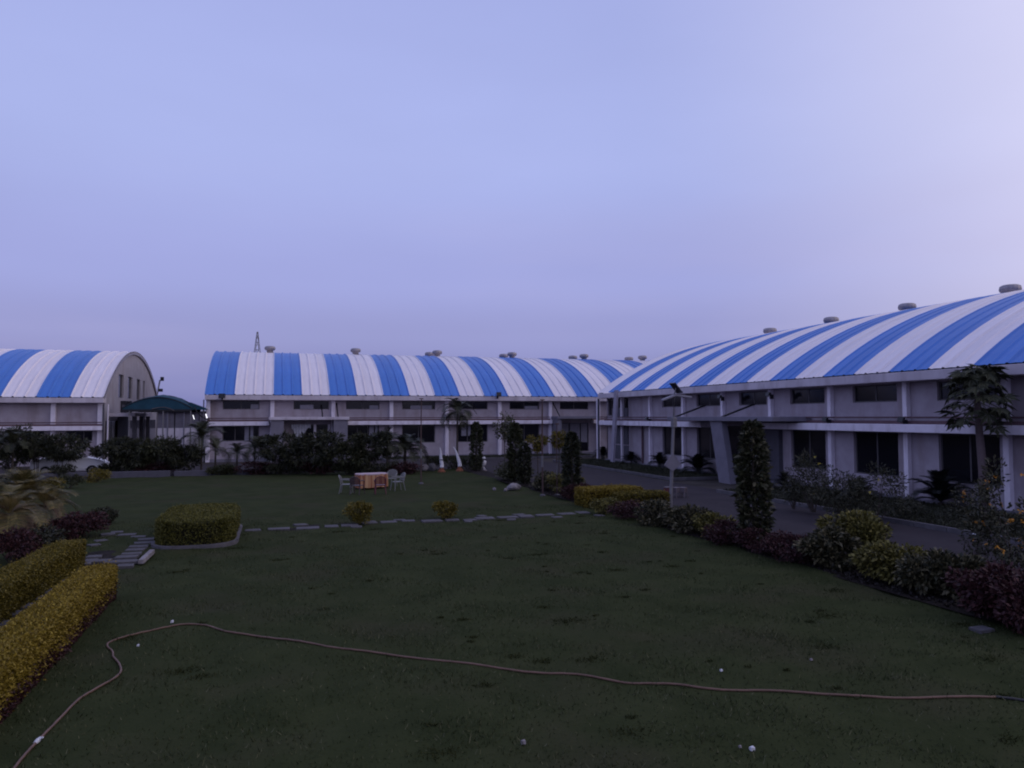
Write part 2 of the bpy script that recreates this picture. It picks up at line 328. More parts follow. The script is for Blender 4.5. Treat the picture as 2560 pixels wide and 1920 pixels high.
def hedge(name, label, loc, rz, w, d, h, lm, dens=900, leaf=.06, lw=.035, group=None, rough=.05, lowm=None, cat='hedge', rc=.12):
    """clipped box hedge: leaf-covered block over a dark twig core"""
    r = rg(); t = empty(name, loc, rz, label, cat, group)
    x0, x1, y0, y1 = -w/2, w/2, -d/2, d/2
    A = [w*d, w*h, w*h, d*h, d*h]; tot = sum(A); n = int(tot*dens); face = r.choice(5, n, p=np.array(A)/tot)
    u, v = r.random(n), r.random(n); P = np.zeros((n, 3)); D = np.zeros((n, 3))
    m_ = face == 0; P[m_] = np.stack([x0+u[m_]*w, y0+v[m_]*d, np.full(m_.sum(), h)], 1); D[m_] = (0, 0, 1)
    for k, (ax, pos, nx) in enumerate((('y', y0, (0, -1, 0)), ('y', y1, (0, 1, 0)), ('x', x0, (-1, 0, 0)), ('x', x1, (1, 0, 0))), 1):
        m_ = face == k
        if ax == 'y': P[m_] = np.stack([x0+u[m_]*w, np.full(m_.sum(), pos), v[m_]*h], 1)
        else: P[m_] = np.stack([np.full(m_.sum(), pos), y0+u[m_]*d, v[m_]*h], 1)
        D[m_] = nx
    # soft lumps in the clipped surface
    lump = np.sin(P[:, 0]*3.1+1.3)*np.cos(P[:, 1]*2.7)*.5 + np.sin(P[:, 1]*5.3+P[:, 2]*4)*.3
    P += D*(lump*rough)[:, None] - D*(r.random(n)**2*.10)[:, None]
    # rounded corners in plan
    ax_, ay_ = np.abs(P[:, 0])-(w/2-rc), np.abs(P[:, 1])-(d/2-rc); cn = (ax_ > 0) & (ay_ > 0); rr_ = np.hypot(ax_, ay_); f_ = np.where(cn & (rr_ > rc), rc/np.maximum(rr_, 1e-6), 1)
    P[:, 0] = np.where(cn, np.sign(P[:, 0])*(w/2-rc+ax_*f_), P[:, 0]); P[:, 1] = np.where(cn, np.sign(P[:, 1])*(d/2-rc+ay_*f_), P[:, 1])
    # rounded shoulders
    ex = np.maximum(0, np.abs(P[:, 0])-(w/2-.10)); ey = np.maximum(0, np.abs(P[:, 1])-(d/2-.10)); ez = np.maximum(0, P[:, 2]-(h-.10))
    P[:, 2] -= (ex+ey)*.35*(ez > 0)
    D = norm(D*.8 + r.normal(scale=.6, size=(n, 3)) + np.array([0, 0, .35]))
    sh = r.random(n) < .035; P[sh] += D[sh]*(.10*r.random(sh.sum()))[:, None]
    P[:, 2] = np.maximum(P[:, 2], .02)
    low = P[:, 2] < h*.55*r.random(n)**.7 if lowm else np.zeros(n, bool)
    V, Fq = leaves(P[~low], D[~low], leaf, lw, r); V[:, 2] = np.maximum(V[:, 2], .01)
    link('foliage', npmesh('foliage', V, Fq, lm), t)
    if lowm:
        V, Fq = leaves(P[low], D[low], leaf, lw, r); V[:, 2] = np.maximum(V[:, 2], .01); link('lower_foliage', npmesh('lower_foliage', V, Fq, lowm), t)
    i = .085
    cb = MB(); ring = []
    for (qx, qy, a0) in ((1, 1, 0), (-1, 1, 90), (-1, -1, 180), (1, -1, 270)):
        for k in range(5): an = R(a0+22.5*k); ring.append((qx*(w/2-rc)+(rc-i*.6)*math.cos(an)-qx*i*.4, qy*(d/2-rc)+(rc-i*.6)*math.sin(an)-qy*i*.4))
    nr = len(ring); cb.v = [(x, y, -.02) for x, y in ring]+[(x, y, h-i) for x, y in ring]; cb.f = [(k, (k+1) % nr, nr+(k+1) % nr, nr+k) for k in range(nr)]+[tuple(range(nr, 2*nr))]
    cb.build('twig_core', M['core'], t)
    return t

def tree(name, label, loc, h, cw, z0, lm, n=2600, leaf=.17, lw=.08, K=16, cr=.34, tr=.05, group=None, stems=1, lean=(0, 0), bark=None, droop=0., cat='tree'):
    r = rg(); t = empty(name, loc, r.uniform(0, 6), label, cat, group)
    cz = (h+z0)/2
    P, D, C = clump_points(r, n, (lean[0], lean[1], cz), (cw/2, cw/2, (h-z0)/2), K, cr); D[:, 2] += .15-droop
    V, Fq = leaves(P, D, leaf, lw, r); V[:, 2] = np.maximum(V[:, 2], .02)
    link('crown', npmesh('crown', V, Fq, lm), t)
    for s_ in range(stems):
        a = r.uniform(0, 6.3); o_ = .0 if stems == 1 else .14
        b = MB(); bx, by = o_*math.cos(a), o_*math.sin(a)
        b.tube([(bx, by, -.05), (bx+.02, by, z0*.6), (lean[0]*.5+bx*1.3, lean[1]*.5+by*1.3, z0+.1), (lean[0]+bx*1.2, lean[1]+by*1.2, cz)], [tr, tr*.8, tr*.65, tr*.3], 7)
        for k in range(5):
            q = C[(s_*5+k) % K]; b.tube([(lean[0]*.5+bx*1.3, lean[1]*.5+by*1.3, z0*.9), tuple((np.array((lean[0]*.6+bx, lean[1]*.6+by, z0+.15))+q)/2), tuple(q)], [tr*.5, tr*.35, tr*.12], 5)
        b.build('trunk', bark or M['bark'], t)
    return t

def column(name, label, loc, h, w, lm, n=4200, leaf=.10, lw=.05, group=None, z0=.1, top=.9):
    """clipped columnar evergreen"""
    r = rg(); t = empty(name, loc, r.uniform(0, 6), label, 'tree', group)
    z = z0 + (h-z0)*r.random(n); a = r.uniform(0, 2*math.pi, n); k = (z-z0)/(h-z0)
    prof = np.where(k < .12, .75+k*2.1, np.where(k > 1-top*.5, np.sqrt(np.maximum(.02, 1-((k-(1-top*.5))/(top*.5))**2)), 1.0))
    ph_ = r.uniform(0, 6, 4); lump = 1 + .14*np.sin(a*3+z*2.3+ph_[0]) + .12*np.sin(a*5-z*4.1+ph_[1]) + .09*np.sin(z*7+a+ph_[2]) + .10*r.random(n)**6*3
    rr = w/2*prof*lump*(1-.45*r.random(n)**1.5) + (r.random(n) < .10)*.10*w*r.random(n)
    P = np.stack([rr*np.cos(a), rr*np.sin(a), z], 1)
    D = np.stack([np.cos(a), np.sin(a), .5+0*a], 1) + r.normal(scale=.55, size=(n, 3))
    gap = np.sin(a*2+z*3.3+ph_[3])*np.sin(z*5.1-a*3+ph_[1]) + .5*np.sin(z*11+a*4) < -.55+.5*r.random(n)-.25; P, D = P[~gap], D[~gap]; n = len(P)
    V, Fq = leaves(P, D, leaf, lw, r); V[:, 2] = np.maximum(V[:, 2], .02)
    link('crown', npmesh('crown', V, Fq, lm), t)
    b = MB().tube([(0, 0, -.05), (.01, .01, h*.4), (0, 0, h*.86)], [.07, .05, .015], 8)
    for i in range(16):
        zz = z0+.2+(h-z0-.5)*i/16; aa = i*2.4; b.tube([(0, 0, zz), (.3*w*math.cos(aa), .3*w*math.sin(aa), zz+.2)], [.02, .006], 5)
    b.build('trunk', M['bark'], t)
    return t

def frond_mesh(name, length, lm, nl=22, ll=.2, lw=.03, arch=.5, rise=.9, both=True, vee=.25):
    """pinnate frond growing along +X from the origin and arching over"""
    r = rg(); V = []; Fq = []
    def pt(t): return np.array([length*t*(1-.18*t), 0, rise*length*t*.75 - arch*length*t*t])
    for i in range(nl):
        t = .10+.90*i/(nl-1); p = pt(t); d = pt(min(1, t+.02))-pt(t-.02); d /= np.linalg.norm(d)
        for sgn in (-1, 1):
            l_ = ll*(.55+.9*math.sin(math.pi*min(.97, .12+.86*t)))*r.uniform(.85, 1.15)
            q = d*.55 + np.array([0, sgn*.85, 0]) + np.array([0, 0, vee]); q /= np.linalg.norm(q)
            n = len(V); wv = d*lw*.5
            V += [p-wv, p+wv, p+q*l_*.6+wv*.9, p+q*l_-np.array([0, 0, .1*l_]), p+q*l_*.6-wv*.9]
            Fq += [(n, n+1, n+2, n+4), (n+4, n+2, n+3, n+3)]
    n0 = len(V)
    for i in range(8):
        p = pt(i/7); w_ = .012*(1-.8*i/7)+.002; V += [p+np.array([0, -w_, .004]), p+np.array([0, w_, .004]), p+np.array([0, 0, -w_])]
    for i in range(7):
        a = n0+i*3
        Fq += [(a, a+3, a+4, a+1), (a+1, a+4, a+5, a+2), (a+2, a+5, a+3, a)]
    me = bpy.data.meshes.new(name)
    me.from_pydata([tuple(v) for v in V], [], [f if f[2] != f[3] else f[:3] for f in Fq]); me.materials.append(lm); me.update(); return me

def rosette(name, label, loc, meshes, count, trunk_h, trunk_r, scale=1., cat='plant', group=None, lo=-.15, hi=1.2, bark=None, names='frond'):
    r = rg(); t = empty(name, loc, 0, label, cat, group)
    if trunk_h > 0:
        MB().tube([(0, 0, -.05), (0, 0, trunk_h*.5), (.01, 0, trunk_h+.03)], [trunk_r*1.15, trunk_r, trunk_r*.85], 10).build('trunk', bark or M['bark'], t)
    for i in range(count):
        o = link(names, meshes[i % len(meshes)], t, (0, 0, trunk_h))
        k = i/count; o.rotation_euler = (0, -(lo+(hi-lo)*k) + r.normal(0, .08), i*2.39996+r.normal(0, .12)); s_ = scale*r.uniform(.85, 1.12)*(1-.15*k); o.scale = (s_, s_, s_)
    return t

# ================================================================== GROUND
def sheet(name, x0, x1, y0, y1, z, mt, label=None):
    o = MB().quad((x0, y0, z), (x1, y0, z), (x1, y1, z), (x0, y1, z)).build(name, mt); return tag(o, label, None, None, 'structure')
sheet('ground', -900, 900, -300, 1600, -.06, M['earth'])
def lumpy(name, x0, x1, y0, y1, z, nx, ny, amp, mt, fall=None):
    r = rg(); xs = np.linspace(x0, x1, nx); ys = np.linspace(y0, y1, ny); X, Y = np.meshgrid(xs, ys)
    Z = np.zeros_like(X)
    for k in range(26):
        a = r.uniform(0, 6.28); fr = r.uniform(.25, 5.5); Z += amp/(1+fr*.55)*np.sin((X*math.cos(a)+Y*math.sin(a))*fr+r.uniform(0, 6.28))
    Z -= np.clip(-Z-amp*.8, 0, 1)*.6
    Z = Z + z
    V = np.stack([X, Y, Z], -1).reshape(-1, 3); i = np.arange(nx*ny).reshape(ny, nx)
    Fq = np.stack([i[:-1, :-1], i[:-1, 1:], i[1:, 1:], i[1:, :-1]], -1).reshape(-1, 4)
    me = npmesh(name, V, Fq, mt); me.shade_smooth(); return tag(link(name, me), None, None, None, 'structure'), (xs, ys, Z)
lawn, LG = lumpy('lawn', -26, 11.95, 1.5, 48.4, .02, 260, 330, .010, M['lawn'])
def lawn_z(x, y):
    xs, ys, Z = LG; i = min(len(xs)-2, max(0, int((x-xs[0])/(xs[1]-xs[0])))); j = min(len(ys)-2, max(0, int((y-ys[0])/(ys[1]-ys[0])))); return float(Z[j, i])
bed = sheet('planting_bed', 11.8, 13.1, 1.5, 47.5, .03, M['soil'])
r_ = rg(); n_ = 9000; P_ = np.stack([r_.uniform(11.9, 13.05, n_), 5+34*r_.random(n_)**1.3, np.full(n_, .028)], 1); V_, F_ = leaves(P_, np.stack([r_.normal(0, .8, n_), r_.normal(0, .8, n_), np.full(n_, .6)], 1), .09, .035, r_)
link('ground_cover', npmesh('ground_cover', V_, F_, L['burgdark']), bed)['kind'] = 'stuff'
tag(MB().quad((13.0, -8, -.02), (20.6, -8, -.02), (20.6, 61, -.02), (13.0, 61, -.02)).quad((-40, 49.3, -.024), (13.0, 49.3, -.024), (13.0, 61, -.024), (-40, 61, -.024)).build('road', M['road']), None, None, None, 'structure')
# grass blades, thick near the lawn's front, thinning away
def grass():
    r = rg(); n = 150000
    Yv = 4 + 24*r.random(n)**1.9; Xv = r.uniform(-6, 11.9, n)
    pat = np.sin(Xv*1.7+np.sin(Yv*1.1)*2)*np.sin(Yv*1.9+Xv*.6) + .6*np.sin(Xv*4.3+Yv*3.7)
    keep = r.random(n) < np.clip(.60+.32*pat, .10, 1); Xv, Yv = Xv[keep], Yv[keep]; n = len(Xv); pat = pat[keep]
    xs, ys, Z = LG; ii = np.clip(((Xv-xs[0])/(xs[1]-xs[0])).astype(int), 0, len(xs)-1); jj = np.clip(((Yv-ys[0])/(ys[1]-ys[0])).astype(int), 0, len(ys)-1)
    P = np.stack([Xv, Yv, Z[jj, ii]-.004], 1)
    D = np.stack([r.normal(0, .55, n), r.normal(0, .55, n), np.ones(n)], 1); D = norm(D)
    Lh = (.035+.030*r.random(n)+.018*np.clip(pat, 0, 1))[:, None]; Sd = norm(np.cross(D, r.normal(size=(n, 3))))
    long_ = r.random(n) < .03; Lh[long_] *= 1.9
    wv = Sd*(.0045+.004*r.random(n))[:, None]
    V = np.stack([P-wv, P+wv, P+D*Lh+np.stack([r.normal(0, .012, n), r.normal(0, .012, n), -.004*np.ones(n)], 1)], 1).reshape(-1, 3)
    o = link('grass', npmesh('grass', V, np.arange(n*3).reshape(-1, 3), L['grassy']), None)
    tag(o, 'short dark green grass blades of the lawn', 'grass', None, 'stuff')
grass()
def tufts():
    r = rg(); Vs = []; k = 0
    PP, DD = [], []
    for i in range(120):
        y = 4.5+20*r.random()**1.5; x = r.uniform(-4, 11.5); rad = .04+.18*r.random()**2.2; n = int(85*rad/.12)
        px, py = x+r.normal(0, rad*.85, n), y+r.normal(0, rad*.45, n)
        if x < at(300, 1480).x+.5 and y > 9: continue
        PP.append(np.stack([px, py, np.full(n, lawn_z(x, y)-.002)], 1)); DD.append(np.stack([r.normal(0, .7, n), r.normal(0, .7, n), np.full(n, .8)], 1))
    V, Fq = leaves(np.concatenate(PP), np.concatenate(DD), .05, .014, r)
    tag(link('weed_tufts', npmesh('weed_tufts', V, Fq, L['weed'])), 'small dark weed tufts scattered over the lawn', 'weeds', None, 'stuff')
tufts()
# strips of planting along the long hall, with kerbs
def kerbed(name, x0, x1, y0, y1):
    o = MB().box(x0, x1, y0, y1, -.05, .10).build(name, M['soil']); tag(o, None, None, None, 'structure')
    t = .12; n = max(1, int((y1-y0)/1.2))
    for i in range(n):
        a = y0+(y1-y0)*i/n; b = y0+(y1-y0)*(i+1)/n; MB().box(x0-t, x0-.001, a+.012, b-.012, -.05, .13).build('kerb_stone', M['kerb'], o, bevel=.012)
    for yy in (y0-t, y1+.001): MB().box(x0-t, x1, yy, yy+t-.001, -.05, .128).build('kerb_stone', M['kerb'], o, bevel=.012)
    r = rg(); nn = int((x1-x0)*(y1-y0)*260); P = np.stack([r.uniform(x0+.05, x1-.03, nn), r.uniform(y0+.05, y1-.05, nn), np.full(nn, .095)], 1)
    D = np.stack([r.normal(0, .6, nn), r.normal(0, .6, nn), np.ones(nn)], 1); V, Fq = leaves(P, D, .13, .03, r)
    g = link('ground_cover', npmesh('ground_cover', V, Fq, L['dark']), o); g['kind'] = 'stuff'
    return o
kerbed('verge', 21.2, 24.7, 36.3, 54.6)
kerbed('verge', 19.9, 24.7, 4.0, 29.8)
kerbed('verge', 8.6, 27, 59.4, 62.6)

# ================================================================== HALLS
SPAN, RISE, Z_E = 26.8, 4.55, 5.40
def panel_mesh(name, w, span, mt, over=.55, nseg=36, rib=.085):
    a = span/2+over; Rr = (a*a+RISE*RISE)/(2*RISE); th = math.asin(a/Rr)
    prof = [(0, rib), (.03*w/.7, rib), (.095*w/.7, .0), (w*.5, .018), (w-.095*w/.7, .0), (w-.03*w/.7, rib), (w, rib)]
    b = MB()
    for i in range(nseg+1):
        t = -th + 2*th*i/nseg
        for px, pz in prof:
            b.v.append((px, span/2+(Rr+pz)*math.sin(t), Z_E-(Rr-RISE)+(Rr+pz)*math.cos(t)))
    k = len(prof)
    for i in range(nseg):
        for j in range(k-1):
            q = i*k+j; b.f.append((q, q+1, q+k+1, q+k))
    return b.mesh(name, mt)
def arc_z(y, span):
    a = span/2+.55; Rr = (a*a+RISE*RISE)/(2*RISE); return Z_E-(Rr-RISE)+math.sqrt(max(0, Rr*Rr-(y-span/2)**2))

def window(par, x0, x1, z0, z1, y=.20, panes=2, depth=.12, pale=(), frame=.06, glass='glass'):
    """opening closed by a recessed frame (part) with its panes (sub-parts)"""
    b = MB(); yf = y+depth
    b.box(x0, x1, yf, yf+.05, z0, z0+frame).box(x0, x1, yf, yf+.05, z1-frame, z1)
    b.box(x0, x0+frame, yf+.001, yf+.049, z0+frame, z1-frame).box(x1-frame, x1, yf+.001, yf+.049, z0+frame, z1-frame)
    w = (x1-x0-2*frame)/panes
    for i in range(1, panes):
        xm = x0+frame+w*i; b.box(xm-.03, xm+.03, yf+.001, yf+.049, z0+frame, z1-frame)
    o = b.build('window', M['frame'], par)
    for i in range(panes):
        MB().box(x0+frame+w*i+.01, x0+frame+w*(i+1)-.01, yf+.02, yf+.035, z0+frame-.01, z1-frame+.01).build('pane', M[glass], o)
    for (a, b_, c, d) in pale:
        X0, X1 = x0+(x1-x0)*a, x0+(x1-x0)*b_; Z0, Z1 = z0+(z1-z0)*c, z0+(z1-z0)*d
        MB().box(X0, X1, yf-.05, yf+.018, Z0, Z1).build('panel', M['pale'], o, bevel=.01)
    return o

def hall(name, label, loc, rz, length, bays_x, pw, pattern, x_roof0, wins, porches=(), cat='hall', blank=(), canopy_gaps=(), rib=.085, pil=(.16, -.08), skip_gable=(), gable_win=None, doors=()):
    t = empty(name, loc, rz, label, cat, 'striped vault-roofed factory halls')
    x0, x1 = x_roof0, x_roof0+length
    # front wall pieced round its openings
    b = MB(); edges = [x0+.15]+list(bays_x)+[x1-.15]; edges = sorted(set(edges)); cols = sorted(wins, key=lambda q: q[0])
    cur = x0+.15
    for wd in cols:
        a, c = wd[0], wd[1]; b.box(cur, a, .2, .45, 0, 4.985)
        zs = sorted(wd[2]); zc = 0
        for (p, q) in zs: b.box(a, c, .2, .45, zc, p); zc = q
        b.box(a, c, .2, .45, zc, 4.985); cur = c
    b.box(cur, x1-.15, .2, .45, 0, 4.985)
    b.build('wall', M['wall'], t)
    for wd in cols:
        for (p, q), (pn, pale) in zip(sorted(wd[2]), wd[3]): window(t, wd[0], wd[1], p, q, panes=pn, pale=pale)
    MB().box(x0+.15, x1-.15, SPAN-.45, SPAN-.2, 0, 4.985).build('back_wall', M['wall'], t)
    MB().box(x0+.1, x1-.1, -.05, .2, -.06, .18).build('plinth', M['grey'], t)
    for x in bays_x: MB().box(x-pil[0], x+pil[0], pil[1], .197, -.05, 4.983).build('pillar', M['white'], t, bevel=.015)
    # eaves gutter beams
    for ya, yb in ((-.60, .46), (SPAN-.46, SPAN+.60)): MB().box(x0+.02, x1-.02, ya, yb, 4.985, 5.36).build('eaves_beam', M['fascia'], t, bevel=.02)
    # canopy band between the gaps, and pipe above it
    segs = []; cur = x0+.1
    for g0, g1 in sorted(canopy_gaps): segs.append((cur, g0)); cur = g1
    segs.append((cur, x1-.1))
    for a, c in segs:
        if c-a < .3: continue
        MB().box(a, c, -.55, .196, 2.89, 3.22).build('canopy_band', M['white'], t, bevel=.02)
        MB().box(a+.05, c-.05, -.12, .199, 3.223, 3.36).build('ledge', M['maroon'], t)
        MB().tube([(a+.1, -.14, 3.50), (c-.1, -.14, 3.50)], .035, 8).build('pipe', M['maroon'], t)
    # gables
    for k, gx in enumerate((x0+.15, x1-.45)):
        if k in skip_gable: continue
        gb = MB(); n = 28; ys = [.46+(SPAN-.92)*i/n for i in range(n+1)]
        openings = gable_win[1] if gable_win and gable_win[0] == k else []
        if not openings:
            for i in range(n):
                ya, yb = ys[i], ys[i+1]; za, zb = arc_z(ya, SPAN)-.10, arc_z(yb, SPAN)-.10
                gb.hexa([(gx, ya, 0), (gx+.3, ya, 0), (gx+.3, yb, 0), (gx, yb, 0), (gx, ya, za), (gx+.3, ya, za), (gx+.3, yb, zb), (gx, yb, zb)])
        else:
            cuts = sorted(set(ys+[q for o_ in openings for q in o_[:2]]))
            for ya, yb in zip(cuts[:-1], cuts[1:]):
                za, zb = arc_z(ya, SPAN)-.10, arc_z(yb, SPAN)-.10; mid = (ya+yb)/2
                op = [o_ for o_ in openings if o_[0] <= mid <= o_[1]]
                parts = [(0, None)] if not op else [(0, op[0][2]), (op[0][3], None)]
                for p, q in parts:
                    gb.hexa([(gx, ya, p), (gx+.3, ya, p), (gx+.3, yb, p), (gx, yb, p), (gx, ya, q or za), (gx+.3, ya, q or za), (gx+.3, yb, q or zb), (gx, yb, q or zb)])
        gb.build('gable_wall', M['wallg'], t)
        for o_ in openings:
            fr = MB().box(gx+.10, gx+.16, o_[0], o_[1], o_[2], o_[2]+.07).box(gx+.10, gx+.16, o_[0], o_[1], o_[3]-.07, o_[3]).box(gx+.101, gx+.159, o_[0], o_[0]+.07, o_[2]+.07, o_[3]-.07).box(gx+.101, gx+.159, o_[1]-.07, o_[1], o_[2]+.07, o_[3]-.07).build('window', M['frame'], t)
            MB().box(gx+.12, gx+.14, o_[0]+.06, o_[1]-.06, o_[2]+.06, o_[3]-.06).build('pane', M['glass'], fr)
    # roof: edge arches, then one sheet panel per corrugation
    rim = []; n = 36; a = SPAN/2+.5; Rr = ((a+.05)**2+RISE**2)/(2*RISE); th = math.asin(a/Rr)
    for gx in (x0, x1-.12):
        rb = MB(); rim.append(rb)
        for i in range(n):
            pts = []
            for tt in (-th+2*th*i/n, -th+2*th*(i+1)/n):
                for rr in (Rr-.22, Rr-.02): pts.append((SPAN/2+rr*math.sin(tt), Z_E-(Rr-RISE)+rr*math.cos(tt)))
            (ya, za), (yb, zb), (yc, zc_), (yd, zd) = pts
            rb.hexa([(gx, ya, za), (gx+.12, ya, za), (gx+.12, yc, zc_), (gx, yc, zc_), (gx, yb, zb), (gx+.12, yb, zb), (gx+.12, yd, zd), (gx, yd, zd)])
    roof = MB().box(x0+.3, x1-.3, SPAN/2-.08, SPAN/2+.08, Z_E+RISE-.30, Z_E+RISE-.06).build('roof', M['metal'], t)
    for rb in rim: rb.build('edge_arch', M['metal'], roof)
    pm = {c: panel_mesh('roof_panel', pw, SPAN, M['roof'+c], rib=rib) for c in 'wb'}
    x = x0; k = 0
    while x < x1-.01:
        c = pattern(k); link('roof_panel', pm[c], roof, (x, 0, 0)); x += pw; k += 1
    return t

def ventilator(loc, s, label, rz=0):
    t = empty('roof_ventilator', loc, rz, label, 'ventilator', 'round ventilators along the roof ridges')
    MB().lathe([(.34, -.35), (.34, .10), (.40, .14)], 18).build('throat', M['metal'], t, True)
    MB().lathe([(.30, .10), (.50, .14), (.56, .22), (.57, .34), (.53, .42), (.42, .47), (.10, .50)], 20).build('head', M['metal'], t, True)
    b = MB()
    for i in range(14):
        an = i*2*math.pi/14; b.tube([(.535*math.cos(an), .535*math.sin(an), .17), (.575*math.cos(an), .575*math.sin(an), .28), (.535*math.cos(an), .535*math.sin(an), .42)], .012, 4)
    b.build('fin', M['metal'], t); t.scale = (s*.9, s*.9, s*1.15); return t

# ---- middle hall: facade along X at Y=63.7
BM, X0M, YM = 4.928, -5.216, 63.7
mb = [X0M+BM*i for i in range(12)]
def wx(x, y=1010): return atY(x, y, YM+.2).x
PUP = [(1, ())]
mw = []
upx = [(557, 648.5), (734, 822.5), (865, 948.6), (1005.6, 1088), (1143.4, 1219), (1274, 1348), (1400, 1471)]
for i, (a, c) in enumerate(upx):
    up = ((4.22, 4.93), (2, [((.76, .98, .05, .6),), ((.18, .56, .04, .55),), ((.70, .97, .04, .5),), ((.25, .90, .04, .5),), (), ((.52, .96, .05, .45),), ()][i]))
    X0, X1 = wx(a), wx(c)
    if i == 0: lo = ((1.62, 2.87), (3, ((.60, .72, .02, .98), (.76, .84, .02, .98))))
    elif i == 1: lo = ((.25, 2.95), (3, ()))
    elif i == 2: lo = ((1.35, 2.87), (3, ((.70, .84, .3, .98), (.88, .96, .3, .98))))
    elif i == 6: lo = ((.25, 2.95), (3, ((.04, .30, .32, .98), (.36, .70, .32, .98), (.74, .96, .32, .98))))
    elif i == 4: lo = ((1.28, 2.87), (3, ((.14, .30, .35, .98), (.36, .44, .35, .98))))
    else: lo = ((1.28, 2.87), (2, ()))
    mw.append((X0, X1, [lo[0], up[0]], [lo[1], up[1]]))
for i in range(7, 11):
    X0 = mb[i]+1.1; mw.append((X0, X0+2.8, [(1.28, 2.87), (4.22, 4.93)], [(2, ()), (2, ())]))
def pat_mid(k):
    if k < 3: return 'b'
    if k < 7: return 'w'
    return 'b' if ((k-7)//3) % 2 == 0 else 'w'
P1 = (wx(673, 1050), wx(868, 1050)); P2 = (wx(1374, 1050), wx(1476, 1050))
mid = hall('factory_hall', 'long two-storey hall with striped vault facing across the lawn, behind dark trees and tusk sculptures', (0, YM, 0), 0, 72*.75, mb, .75, pat_mid, -5.45, mw, canopy_gaps=(P1, P2))
def porch(par, x0, x1, proj, fins, rods, z=3.34, sm='grey'):
    s_ = MB().box(x0, x1, -proj, .196, z, z+.24).build('porch_slab', M[sm], par, bevel=.02)
    for (xa, xb, dx) in fins:
        MB().hexa([(xa+dx, -proj+.15, -.05), (xb+dx, -proj+.15, -.05), (xb+dx, .15, -.05), (xa+dx, .15, -.05), (xa, -proj+.15, z-.003), (xb, -proj+.15, z-.003), (xb, .15, z-.003), (xa, .15, z-.003)]).build('porch_fin', M['grey'], par)
    for (xr, zt) in rods:
        MB().tube([(xr, -proj+.2, z+.22), (xr, .22, zt)], .055, 8).build('stay_rod', M['black'], par)
    return s_
porch(mid, P1[0], P1[1], 1.7, ((P1[0]+.15, P1[0]+1.15, .0), (P1[1]-1.25, P1[1]-.12, 0)), ((P1[0]+4.2, 4.6), (P1[1]-.9, 4.75)), sm='fascia')
porch(mid, P2[0]+.05, P2[1], 1.7, ((P2[0]+.1, P2[0]+.5, 0),), ((P2[0]+.35, 4.85),))
# curtains and posts inside the first entrance
ex = wx(728, 1075)
cl = MB()
for i in range(14):
    u = i/13; xx = ex+1.45*u; cl.quad((xx, .05+.05*(i % 2), 2.93-(.25+1.0*math.sin(u*3.0+.2)**2)), (xx+.115, .05+.05*((i+1) % 2), 2.93-(.25+1.0*math.sin(u*3.0+.4)**2)), (xx+.115, .05+.05*((i+1) % 2), 2.96), (xx, .05+.05*(i % 2), 2.96))
cl.build('entrance_curtain', M['palecloth'], mid)
for px in (787, 822): xx = wx(px, 1075); MB().box(xx-.1, xx+.1, .0, .19, 0, 2.96).build('entrance_post', M['white'], mid)
MB().tube([(mb[0]-.32, -.2, 0), (mb[0]-.32, -.2, 5.0)], .05, 8).build('downpipe', M['grey'], mid)
for i, (px, py) in enumerate(((675, 872), (889, 873), (1093, 879), (1280, 883), (1460, 886), (1606, 889))):
    p = atY(px, py, YM+12.2); ventilator((p.x, YM+12.2, arc_z(12.2, SPAN)+.12), 1.0, ['round metal roof ventilator beside the lattice mast', 'round metal roof ventilator above the first entrance porch', 'near one of the pair of ventilators left of the tall lawn pole', 'near one of a ventilator pair above the columnar trees', 'near one of a ventilator pair above the corner doorway', 'near ventilator of the pair beside the overlapping roof'][i], .2*i)
for i, px in enumerate((1074, 1259, 1432, 1572)):
    p = atY(px, 884, YM+14.8); ventilator((p.x, YM+14.8, arc_z(14.8, SPAN)+.16), 1.0, ['far one of the pair of ventilators left of the tall lawn pole', 'far one of a ventilator pair above the columnar trees', 'far one of a ventilator pair above the corner doorway', 'far ventilator of the pair beside the overlapping roof'][i], .3*i)

# ---- right hall: facade along Y at X=25, local x runs towards the camera
BR, XR, YN = 4.389, 25.0, 54.68
rbx = [BR*i for i in range(12)]
def ry(px, py=1010): return YN - atX(px, py, XR+.2).y
rw = []
PR = (ry(1692, 1050), ry(1932, 1050))
for i, (a, c) in enumerate(((1517, 1571), (1655, 1703), (1741, 1801), (1848, 1917), (1976, 2062), (2132, 2243))):
    k = [0, 2, 3, 4, 5, 6][i]
    if i == 0: rw.append((ry(a), ry(c), [(3.6, 4.93)], [(2, ())])); continue
    lo = (.95, 2.87) if i not in (3,) else (.2, 2.95)
    rw.append((ry(a), ry(c), [lo, (4.17, 4.93)], [(2, ()), (2, ())]))
for k in range(7, 11): rw.append((BR*k+1.40, BR*k+4.0, [(.95, 2.87), (4.17, 4.93)], [(2, ()), (2, ())]))
rw = [q for i, q in enumerate(sorted(rw, key=lambda z: z[0]))]
def pat_r(k): return 'w' if (k//3) % 2 == 0 else 'b'
y_b0 = YN-atX(1520, 983, XR-.6).y     # first blue stripe starts here
pwr = 1.94/3
right = hall('factory_hall', 'long two-storey hall with striped vault running beside the asphalt road', (XR, YN, 0), R(-90), 74*pwr, rbx, pwr, pat_r, y_b0-3*pwr, rw, canopy_gaps=((ry(1778, 1068), ry(1908, 1068)),), rib=.05, pil=(.11, -.03))
XF = XR-1.95
def rloc(px, py, X=XF): q = atX(px, py, X); return YN-q.y
PR = (rloc(1668, 1056, XR-2.1), rloc(1932, 1056, XR-2.1))
porch(right, PR[0], PR[1], 2.1, (), ((ry(1762, 1012), 4.22), (ry(1885, 1010), 4.22)), z=3.30)
XF = XR-1.95
